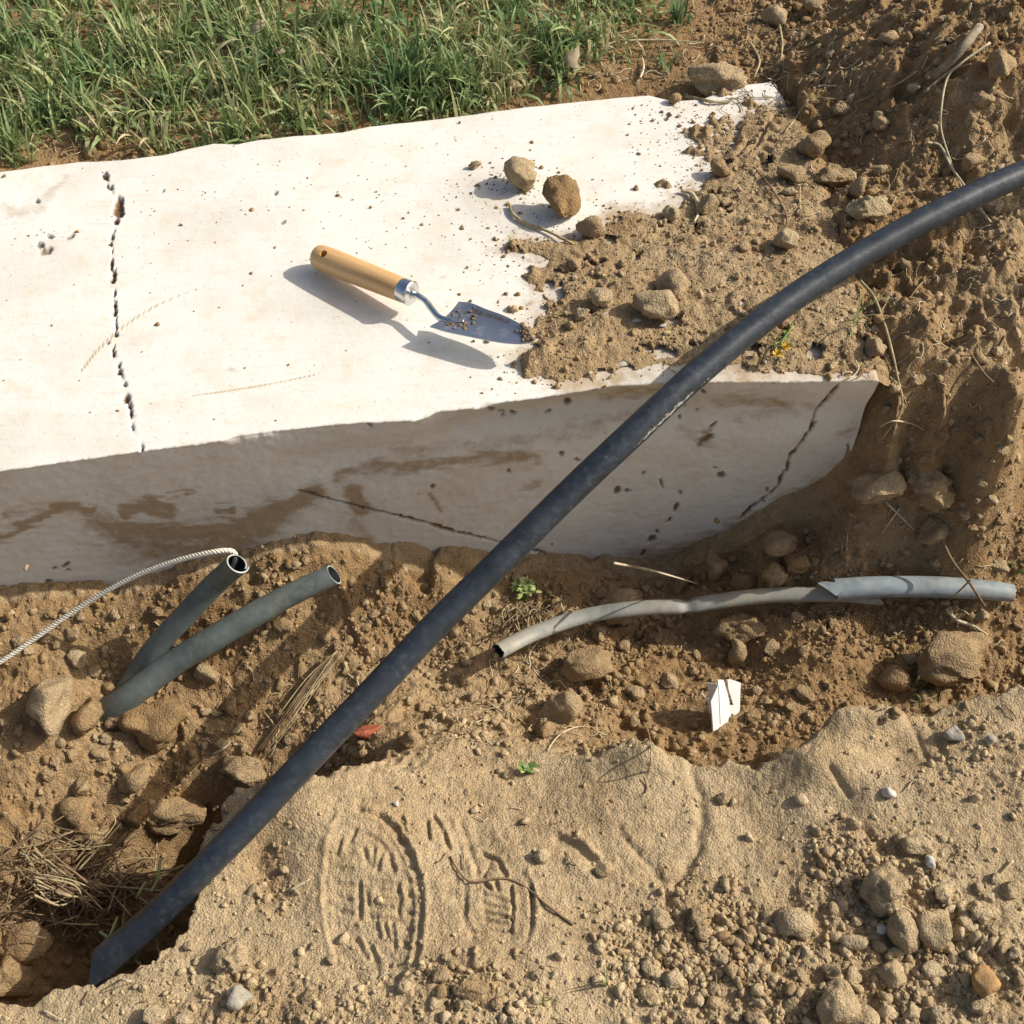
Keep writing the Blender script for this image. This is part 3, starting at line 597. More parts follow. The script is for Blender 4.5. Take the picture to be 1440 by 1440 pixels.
    for c in [(325,521,9,4),(68,350,16,9),(660,425,0,0),(95,335,9,5)]:
        if c[2]: d = np.where(top, np.maximum(d, .35*np.exp(-((u-c[0])/c[2])**2-((v-c[1])/c[3])**2)), d)
    # the ring left in dried mud round the blade
    ring = np.abs(np.sqrt(((u-672)/85)**2+((v-432)/52)**2)-1)*60
    d = np.where(top & (v < 440), np.maximum(d, .22*np.exp(-(ring/4)**2)*sstep(-.3, .3, nzz)), d)
    n, m_ = A.shape; i, j = np.meshgrid(np.arange(n-1), np.arange(m_-1), indexing='ij')
    F = np.stack([i*m_+j, i*m_+j+1, (i+1)*m_+j+1, (i+1)*m_+j], -1).reshape(-1, 4)
    V_ = np.stack([A, B, C], -1).reshape(-1, 3)
    # end caps: a fan with the section's own border
    caps = []
    for k, flip in ((0, 1), (n-1, 0)):
        c0 = len(V_); V_ = np.vstack([V_, [[A[k].mean(), B[k].mean(), -.25]]]); jj = np.arange(m_)+k*m_; nx_ = np.roll(jj, -1)
        caps.append(np.stack([np.full(m_, c0), nx_, jj, jj] if flip else [np.full(m_, c0), jj, nx_, nx_], -1))
    mbx = MB(); mbx.add(V_, np.vstack([F[:, ::-1]]+caps)); o = mbx.build('stone_slab', [M_slab])
    me = o.data; z2 = np.zeros(2); attr(me, 'dirt', np.r_[d.ravel(), z2]); attr(me, 'pit', np.r_[pit.ravel(), z2])
    return o
def enl_s(x, y):
    fx = np.clip(((x-RX0)/RS).astype(int), 0, len(rx)-1); fy = np.clip(((y-RY0)/RS).astype(int), 0, len(ry)-1); return SDO[fy, fx]
SLAB = slab(); tag(SLAB, 'large cream white stone slab with a cracked top lying beside the trench', 'stone slab')
def ontop(u, v, h=0.0):
    p = P(u, v, 0); z = float(ztop(np.array(p[0]), np.array(p[1]))); return P(u, v, z+h)
# tan imprints like feathery strokes left on the slab's top
def strokes(pts, size, ang, n, wd=.0013):
    m = MB(); q = spline([ontop(*p, .0004) for p in pts], n)
    for k in range(len(q)-1):
        t = q[min(k+1, len(q)-1)]-q[k]; t /= np.linalg.norm(t); t[2] = 0
        f = (k+1)/len(q); s_ = size*math.sin(math.pi*min(1, f*.9+.1))**.7
        ca, sa = math.cos(ang), math.sin(ang); e = np.array((t[0]*ca-t[1]*sa, t[0]*sa+t[1]*ca, 0)); nn = np.array((-e[1], e[0], 0))*wd*random.uniform(.6, 1.3)
        a, b = q[k]-e*s_*.5, q[k]+e*s_*.5; m.add([a, q[k]-nn, b, q[k]+nn], [[0, 1, 2, 3]])
    return m
for pts, sz, an, n, in [([(116,520),(140,490),(180,455),(230,425),(300,398)], .012, .55, 6), ([(272,556),(330,548),(395,537),(455,524)], .008, .4, 9)]:
    o = strokes(pts, sz, an, n).build('feather_imprint', [M_mark], SLAB); o['label'] = 'faint tan feathery imprint on the slab top'; o['kind'] = 'stuff'

# ------------------------------------------------------------------ tubes: black pipe
def hollow(name, path, R, th, seg, mats, parent=None, flat=None, tilt=None, jag=0, label=None, arc=None):
    """open pipe with wall thickness: outer skin, inner skin, cut rims"""
    p = np.asarray(path); n = len(p); T, N, B = frames(p); R = np.broadcast_to(np.asarray(R, float), (n,)); fl = np.broadcast_to(1.0 if flat is None else flat, (n,))
    a0, a1, sp = arc or (0, 2*math.pi, 0); ph = np.linspace(a0, a1, seg, endpoint=bool(arc)); shrink = 1-sp*np.linspace(0, 1, seg) if arc else np.ones(seg)
    def ring(r, off):
        P_ = (np.cos(ph)[None, :, None]*B[:, None]+np.sin(ph)[None, :, None]*N[:, None]*fl[:, None, None])*((r-off)[:, None]*shrink[None])[:, :, None]+p[:, None]
        return P_
    O, I = ring(R, 0), ring(R, th)
    if tilt:
        for k, (ei, vec) in enumerate(tilt):
            sh = ((O[ei]-p[ei]) @ np.asarray(vec[0]))*vec[1]
            for r in (O, I): r[ei] += T[ei][None]*sh[:, None]
    if jag:
        for ei, sgn in ((0, -1), (n-1, 1)):
            j_ = rng.uniform(-.3, 1, seg)*jag; j_ = (j_+np.roll(j_, 1))/2
            for r in (O, I): r[ei] += sgn*T[ei][None]*j_[:, None]
    m = MB(); m.n = 0; c = seg if not arc else seg-1
    i, j = np.meshgrid(np.arange(n-1), np.arange(c), indexing='ij'); j2 = (j+1) % seg
    FO = np.stack([i*seg+j, i*seg+j2, (i+1)*seg+j2, (i+1)*seg+j], -1).reshape(-1, 4)
    V_ = np.vstack([O.reshape(-1, 3), I.reshape(-1, 3)]); s0 = n*seg
    j = np.arange(c); j2 = (j+1) % seg
    rim = np.vstack([np.stack([j, s0+j, s0+j2, j2], -1), np.stack([(n-1)*seg+j, (n-1)*seg+j2, s0+(n-1)*seg+j2, s0+(n-1)*seg+j], -1)])
    if arc:
        i = np.arange(n-1)
        for e in (0, seg-1):
            rim = np.vstack([rim, np.stack([i*seg+e, (i+1)*seg+e, s0+(i+1)*seg+e, s0+i*seg+e], -1)])
    m.add(V_, np.vstack([FO, FO[:, ::-1]+s0]), 0)
    m.M = [np.r_[np.zeros(len(FO)), np.ones(len(FO))]]
    o = m.build(name, mats[:2], parent)
    parts = [rim[:c], rim[c:2*c]] if not arc else [rim]
    for rm in parts:
        m2 = MB(); used, inv = np.unique(rm, return_inverse=True); m2.add(V_[used]+0, inv.reshape(rm.shape)); r = m2.build('cut_rim', [mats[2]], parent or o, smooth=False)
    return o, r
bpx = [(132,1364,-.30),(180,1322,-.285),(232,1276,-.26),(288,1220,-.228),(350,1156,-.203),(430,1071,-.175),(520,977,-.145),(609,883,-.115),(700,793,-.08),(800,694,-.04),(890,609,-.002),(982,524,.026),(1090,437,.050),(1200,365,.070),(1320,299,.089),(1440,243,.104),(1530,211,.112),(1620,190,.105),(1750,170,.04)]
bpath = spline([P(*c) for c in bpx], 8)
bR = np.full(len(bpath), .0146); kk = np.arange(len(bpath)); flat = np.ones(len(bpath))
flat[:18] = np.interp(kk[:18], [0, 4, 17], [.30, .55, 1]); bR[:18] = np.interp(kk[:18], [0, 5, 17], [.0175, .0165, .0146])
# wrinkle where it bends over the bank
bR *= 1-.03*np.exp(-((kk-25)/2.0)**2)
bp_o, _ = hollow('black_pipe', bpath, bR, .0028, 36, [M_black, M_inner, M_black], flat=flat, tilt=[(0, ((0, 1, 0), .9))])
tag(bp_o, 'long thick black plastic pipe running diagonally over the slab edge and trench', 'pipe')
g_ = MB()                                        # chalky scrape where it rubbed the stone
T_, N__, B__ = frames(bpath)
k0 = int(np.argmin(np.abs(proj(*bpath.T)[0]-982)))
for q in range(150):
    k = k0-5+np.clip(rng.normal(0, 2.0), -4.5, 5); i = int(k); f = k-i; c = bpath[i]*(1-f)+bpath[i+1]*f; ti = T_[i]
    side = np.array((.60, -.66, .12))+rng.normal(0, .07, 3)+np.array((0, 0, .25))*abs(rng.normal(0, .3)); side -= ti*side.dot(ti); side /= np.linalg.norm(side); bi = np.cross(ti, side)
    ln, wd = rng.uniform(.001, .006), rng.uniform(.0002, .0006); c0 = c+side*(.01466)
    t2 = ti*math.cos(.4)+bi*math.sin(rng.uniform(-.4, .4)); g_.add([c0-t2*ln*.5, c0+bi*wd, c0+t2*ln*.5, c0-bi*wd], [[0, 1, 2, 3]])
o = g_.build('chalk_scrape', [M_pebw], bp_o, False); o['label'] = 'pale chalky scrape where the pipe rubs the stone edge'; o['kind'] = 'stuff'

# two dark grey pipes standing out of the soil
p1 = spline([P(*c) for c in [(150,1010,-.33),(190,950,-.295),(222,905,-.25),(262,862,-.210),(300,822,-.170),(318,806,-.148),(334,792,-.118)]], 8)
o1, r1 = hollow('split_grey_pipe', p1, np.linspace(.0142, .0135, len(p1)), .0017, 40, [M_grey, M_inner, M_rim], arc=(-1.0, 2*math.pi-.6, .22), tilt=[(-1, ((0, 1, 0), -.5))])
tag(o1, 'short dark grey pipe split lengthwise with a cream rope looped out of its mouth', 'pipe')
p2 = spline([P(*c) for c in [(130,1015,-.34),(176,983,-.30),(240,935,-.268),(310,892,-.237),(390,846,-.213),(430,826,-.20),(470,808,-.19)]], 8)
R2 = np.interp(np.linspace(0, 1, len(p2)), [0, .3, .62, .66, 1], [.0165, .0155, .0145, .0134, .0122])
o2, r2 = hollow('round_grey_pipe', p2, R2, .0015, 32, [M_grey, M_inner, M_rim], tilt=[(-1, ((0, 0, 1), -.25))])
tag(o2, 'longer dark grey pipe with a round open end rising from the trench', 'pipe')
# light grey conduit in two pieces
pa = spline([P(*c) for c in [(704,914,-.285),(750,891,-.298),(820,867,-.31),(890,856,-.305),(940,853,-.303),(966,853,-.303),(1000,847,-.298),(1060,839,-.288),(1120,836,-.279),(1185,836,-.270),(1235,840,-.266)]], 8)
ks = np.arange(len(pa)); Ra = .0103*(1-.22*np.exp(-((ks-40)/2.2)**2)); fa = .72-.25*np.exp(-((ks-40)/2.5)**2)
o3, _ = hollow('thin_grey_conduit', pa, Ra, .0012, 28, [M_light, M_inner, M_light], flat=fa, jag=.007)
tag(o3, 'thin light grey conduit with a kink and a broken left end on the trench soil', 'conduit')
pb = spline([P(*c) for c in [(1176,829,-.257),(1220,826,-.253),(1290,825,-.250),(1350,827,-.248),(1400,831,-.250),(1422,834,-.252)]], 8)
o4, _ = hollow('torn_grey_sleeve', pb, np.interp(np.linspace(0, 1, len(pb)), [0, .5, 1], [.0138, .0134, .0115]), .0016, 28, [M_light2, M_inner, M_light2], flat=.85, jag=.004)
tag(o4, 'thicker blue grey pipe piece with a torn mouth gripping the thin conduit', 'pipe')
q = [P(*c) for c in [(1176,838,-.250),(1168,832,-.248),(1150,820,-.246),(1160,818,-.244),(1185,820,-.243),(1200,822,-.243),(1184,830,-.247)]]
m = MB(); V_ = np.array(q); dn = np.array((0, .0012, -.0012)); k = len(q); m.add(np.vstack([V_, V_+dn, V_.mean(0)[None], V_.mean(0)[None]+dn]), [[i, (i+1) % k, 2*k, 2*k] for i in range(k)]+[[k+(i+1) % k, k+i, 2*k+1, 2*k+1] for i in range(k)]+[[i, k+i, k+(i+1) % k, (i+1) % k] for i in range(k)])
m.build('torn_flap', [M_light2], o4, False)

# ------------------------------------------------------------------ rope
rp = spline([P(*c) for c in [(318,822,-.180),(326,800,-.148),(331,786,-.128),(329,777,-.12),(318,774,-.115),(295,777,-.115),(250,788,-.128),(200,806,-.148),(150,831,-.172),(100,862,-.198),(50,897,-.222),(0,931,-.242),(-60,968,-.262),(-150,1000,-.28)]], 26)
d_ = np.r_[0, np.cumsum(np.linalg.norm(np.diff(rp, axis=0), axis=1))]; s_ = np.arange(0, d_[-1], .0011); rp = np.stack([np.interp(s_, d_, rp[:, k]) for k in range(3)], 1)
T_, N__, B__ = frames(rp); rope = bpy.data.objects.new('rope', None); SC.collection.objects.link(rope); rope.location = tuple(rp[len(rp)//2])
for k in range(3):
    ph = s_/.0115*2*math.pi+k*2*math.pi/3; c = rp+(N__*np.cos(ph)[:, None]+B__*np.sin(ph)[:, None])*.0016
    Vv, Ff = tube_vf(c, .0015, 7); mm = MB(); mm.add(Vv, Ff); o = mm.build('strand', [M_rope], rope); o.matrix_parent_inverse = Matrix.Translation(-Vector(rope.location))
tag(rope, 'twisted cream rope arching from the split pipe down to the left', 'rope')

# ------------------------------------------------------------------ trowel
def trowel():
    base = P(600, 450, .0)
    tr = bpy.data.objects.new('garden_trowel', None); SC.collection.objects.link(tr); tr.location = tuple(base)
    tag(tr, 'small trowel with a wooden handle and steel blade lying on the cream slab', 'trowel')
    A, B = Vector(P(446, 360, .0185)), Vector(P(569, 409, .0300)); ax = (B-A).normalized(); L = (B-A).length
    prof = [(-.0045, 0), (-.0040, .0055), (-.0022, .0105), (.001, .0140), (.006, .0158), (.02, .0163), (.05, .0161), (.08, .0155), (.105, .0150), (L-.006, .0146), (L-.002, .0140), (L, .0122), (L, 0)]
    prof = [(x_, r_*.94) for x_, r_ in prof]
    sg = 40; V_ = []; F = []
    for x, r in prof:
        for k in range(sg): t = k*2*math.pi/sg; V_.append((x, r*math.cos(t), r*math.sin(t)))
    for i in range(len(prof)-1):
        for k in range(sg): F.append((i*sg+k, (i+1)*sg+k, (i+1)*sg+(k+1) % sg, i*sg+(k+1) % sg))
    bm = bmesh.new(); vs = [bm.verts.new(v) for v in V_]
    for f in F: bm.faces.new([vs[i] for i in f])
    bmesh.ops.remove_doubles(bm, verts=bm.verts, dist=1e-6); bmesh.ops.recalc_face_normals(bm, faces=bm.faces)
    me = bpy.data.meshes.new('handle'); bm.to_mesh(me); bm.free(); me.materials.append(M_wood)
    zax = Vector((0, 0, 1)); zax = (zax-ax*ax.dot(zax)).normalized(); yax = zax.cross(ax); R = Matrix((ax, yax, zax)).transposed().to_4x4(); R.translation = A
    h = link('handle', me)
    cm = bpy.data.meshes.new('c'); bm = bmesh.new(); bmesh.ops.create_cone(bm, cap_ends=True, segments=24, radius1=.0040, radius2=.0046, depth=.05); bm.to_mesh(cm); bm.free()
    c = link('c', cm); c.location = (.0165, -.002, 0); c.rotation_euler = (.25, .1, 0)
    md = h.modifiers.new('b', 'BOOLEAN'); md.object = c; md.operation = 'DIFFERENCE'; md.solver = 'EXACT'
    bpy.context.view_layer.update(); me2 = bpy.data.meshes.new_from_object(h.evaluated_get(bpy.context.evaluated_depsgraph_get()))
    h.modifiers.clear(); me2.name = 'handle'; h.data = me2; bpy.data.objects.remove(c)
    for p_ in h.data.polygons: p_.use_smooth = True
    h.data.set_sharp_from_angle(angle=math.radians(40))
    h.matrix_world = R; h.parent = tr; h.matrix_parent_inverse = Matrix.Translation(-Vector(base))
    def part(m, name, mats, smooth=True, par=tr):
        o = m.build(name, mats, par, smooth)
        o.matrix_parent_inverse = Matrix.Translation(-Vector(base))
        return o
    def lathe(a, d, prof, sg=36):
        d = Vector(d).normalized(); u_ = d.orthogonal().normalized(); w_ = d.cross(u_); V_ = []
        for x, r in prof:
            for k in range(sg): t = k*2*math.pi/sg; V_.append(tuple(Vector(a)+d*x+(u_*math.cos(t)+w_*math.sin(t))*r))
        F = [(i*sg+k, i*sg+(k+1) % sg, (i+1)*sg+(k+1) % sg, (i+1)*sg+k) for i in range(len(prof)-1) for k in range(sg)]
        return np.array(V_), np.array(F)
    m = MB(); m.add(*lathe(B-ax*.004, ax, [(0, .0120), (0, .0136), (.0008, .0140), (.011, .0136), (.0115, .0142), (.0135, .0142), (.0145, .0130), (.0146, .0062), (.0150, .0055), (.0175, .0050), (.018, 0)]))
    o = part(m, 'ferrule', [M_chrome]); o.data.set_sharp_from_angle(angle=math.radians(35))
    rv = MB(); rv.add(*lathe(Vector(B)+ax*.004+Vector((0, -.6, .8)).normalized()*.0134+Vector((-.001, 0, 0)), (0, -.6, .8), [(0, .0012), (.0008, .0010), (.001, 0)], 12)); part(rv, 'rivet', [M_dark])
    nk = spline([tuple(B+ax*.010), tuple(B+ax*.020), P(599, 424, .0295), P(609, 437, .0275), P(617, 446, .0265), P(628, 450, .0275), P(640, 451, .0290), P(652, 450, .0300)], 8)
    r = np.interp(np.linspace(0, 1, len(nk)), [0, .25, .55, .8, 1], [.0040, .0036, .0038, .0042, .0020]); fl = np.interp(np.linspace(0, 1, len(nk)), [0, .7, 1], [1, .9, .35])
    m = MB(); m.add(*tube_vf(nk, r, 16, True, fl)); part(m, 'neck', [M_chrome])
    near = [(604, 459), (627, 466), (655, 472), (685, 478), (710, 482), (732, 483), (745, 481), (750, 477)]; far = [(645, 424), (662, 426), (682, 434), (702, 441), (720, 449), (735, 458), (745, 467), (750, 477)]
    nz = [.0270, .0275, .0285, .0300, .0315, .0330, .034, .034]; fz = [.0380, .0380, .0375, .0370, .0365, .0355, .0345, .034]
    a = spline([P(u, v, z) for (u, v), z in zip(near, nz)], 6); b = spline([P(u, v, z) for (u, v), z in zip(far, fz)], 6)
    n = len(a); mcol = 16; t = np.linspace(0, 1, mcol)
    S = a[:, None]*(1-t)[None, :, None]+b[:, None]*t[None, :, None]
    heel = np.linspace(1, 0, n)[:, None]; S[..., 2] -= .0038*np.sin(math.pi*t)[None]*np.sin(math.pi*np.linspace(.25, 1, n))[:, None]
    S[:, :, 0] += .0022*np.sin(math.pi*t)[None]*np.clip(1-np.arange(n)/6, 0, 1)[:, None]
    dx, dy = np.gradient(S, axis=0), np.gradient(S, axis=1); nn = np.cross(dx, dy); nn /= np.linalg.norm(nn, axis=-1)[..., None]+1e-12; nn[nn[..., 2] < 0] *= -1; nn[-1] = nn[-2]
    V_ = np.vstack([S.reshape(-1, 3), (S-nn*.0011).reshape(-1, 3)]); i, j = np.meshgrid(np.arange(n-1), np.arange(mcol-1), indexing='ij')
    F = np.stack([i*mcol+j, (i+1)*mcol+j, (i+1)*mcol+j+1, i*mcol+j+1], -1).reshape(-1, 4); s0 = n*mcol
    bd = [(i*mcol, (i+1)*mcol) for i in range(n-1)]+[((n-1)*mcol+j, (n-1)*mcol+j+1) for j in range(mcol-1)]+[((i+1)*mcol+mcol-1, i*mcol+mcol-1) for i in range(n-1)]+[(j+1, j) for j in range(mcol-1)]
    F = np.vstack([F, F[:, ::-1]+s0, [[p, p+s0, q+s0, q] for p, q in bd]])
    m = MB(); m.add(V_, F); bl = part(m, 'blade', [M_blade]); bl.data.set_sharp_from_angle(angle=math.radians(50))
    # stamped lettering, upside down as it lies
    cu = bpy.data.curves.new('t', 'FONT'); cu.body = 'STAINLESS STEEL'; cu.size = .0060; cu.align_x = 'CENTER'; cu.align_y = 'CENTER'; cu.resolution_u = 3; cu.offset = .00012
    to = bpy.data.objects.new('t', cu); SC.collection.objects.link(to); bpy.context.view_layer.update()
    tm = bpy.data.meshes.new_from_object(to.evaluated_get(bpy.context.evaluated_depsgraph_get())); bpy.data.objects.remove(to)
    r0, r1 = Vector(P(711, 452, .034)), Vector(P(664, 436, .036)); ex = (r1-r0).normalized(); sf = S.reshape(-1, 3); nf = nn.reshape(-1, 3)
    cen = (r0+r1)/2; kc = int(np.argmin(((sf-np.array(cen))**2).sum(1))); nrm = Vector(nf[kc]); ex = (ex-nrm*ex.dot(nrm)).normalized(); ey = nrm.cross(ex)
    for v in tm.vertices:
        w_ = Vector(sf[kc])+ex*v.co.x+ey*v.co.y
        k_ = np.argsort(((sf-np.array(w_))**2).sum(1))[:4]; nk_ = Vector(nf[k_[0]]); off = np.mean([(Vector(sf[i_])-w_).dot(nk_) for i_ in k_])
        v.co = w_+nk_*(off+.00018)
    tm.materials.clear(); tm.materials.append(M_dark); o = link('stamped_lettering', tm, bl); o.matrix_parent_inverse = Matrix.Identity(4)
    # mud stuck to the blade
    m = MB()
    for _ in range(34):
        ii, jj = int(np.clip(rng.normal(7, 2.6), 0, n-1)), int(np.clip(rng.normal(8.5, 2.5), 0, mcol-1)); c = S[ii, jj]+nn[ii, jj]*.0002
        vv, ff = ROCK0; m.add(rock_shape(int(rng.integers(999)), I1, 1, 8)[0]*np.array((rng.uniform(.0010, .0040), rng.uniform(.0008, .0028), .0003))+c, ff, 0, rng.uniform(.8, 1.2))
    for _ in range(160):
        ii, jj = int(np.clip(rng.normal(n-7, 3), 0, n-1)), int(np.clip(rng.normal(10, 3), 0, mcol-1)); c = S[ii, jj]+nn[ii, jj]*rng.uniform(0, .002)
        vv, ff = ROCK0; m.add(vv*rng.uniform(.0008, .0028)+c, ff, 0, rng.uniform(.2, .7))
    part(m, 'stuck_mud', [M_mud])['kind'] = 'stuff'
def ico(sub):
    bm = bmesh.new(); bmesh.ops.create_icosphere(bm, subdivisions=sub, radius=1); V_ = np.array([v.co[:] for v in bm.verts]); F = np.array([[v.index for v in f.verts] for f in bm.faces]); bm.free(); return V_, F
I1, I2, I3, I4 = ico(1), ico(2), ico(3), ico(4)
ROCK0 = I1

# ------------------------------------------------------------------ rocks and clods
def rock_shape(seed, base, rough=1.0, facets=8, cr=0):
    V_, F = base; r = np.random.default_rng(seed); v = V_.copy(); o = r.uniform(0, 50, 3)
    for _ in range(facets+r.integers(0, 4)):
        n_ = r.normal(0, 1, 3); n_ /= np.linalg.norm(n_); d = r.uniform(.50, .86); s = v @ n_; over = np.clip(s-d, 0, None); v = v-over[:, None]*n_*.92
    nr = v/np.linalg.norm(v, axis=1)[:, None]
    d = .24*vn3(*(v*1.1+o).T, 1)+.14*vn3(*(v*2.4+o).T, 2)+.070*rough*vn3(*(v*5+o).T, 3)
    if len(V_) > 200: d = d+.048*rough*vn3(*(v*10+o).T, 4)+.026*rough*vn3(*(v*19+o).T, 5)
    if cr: d = d-cr*np.clip(vn3(*(v*3.2+o).T, 6)-.15, 0, 1)*.45
    v = v+nr*d[:, None]; ext_ = (v.max(0)-v.min(0))/2; v = (v-(v.max(0)+v.min(0))/2)/ext_
    return v, F
def rock(u, v, wpx, hpx, label, seed, material=None, group=None, damp=0.0, name='soil_clod', cat='clod', rough=1.25, facets=9, sub=None, rot=0., sink=.28, cr=0, on=None):
    """a stone seen at (u, v), wpx by hpx photo pixels; hpx covers height and depth together"""
    foot = on if on is not None else hit(u, v+hpx*.28)
    w_ = px(foot, wpx)/2; hh = px(foot, hpx)
    c_ = hh/2/math.sqrt((.9*SP)**2+(.75*CP)**2)*.97; dy, dz = .9*c_, .75*c_
    vv, ff = rock_shape(seed, sub or (I4 if wpx > 55 else I3), rough, facets, cr)
    ca, sa = math.cos(rot), math.sin(rot); vv = np.stack([vv[:, 0]*w_*ca-vv[:, 1]*dy*sa, vv[:, 0]*w_*sa+vv[:, 1]*dy*ca, vv[:, 2]*dz], 1)
    k = -sink*dz; pc = P(u, v, foot[2]+dz*.7)
    me = mesh_np(name, vv, ff, True, [material or M_clod]); o = link(name, me, None, (pc[0], pc[1], float(surf(pc[0], pc[1]))+dz+k))
    o['damp'] = float(damp)+(.2 if (foot[2] < -.26) else 0); tag(o, label, cat, group); return o
trowel()
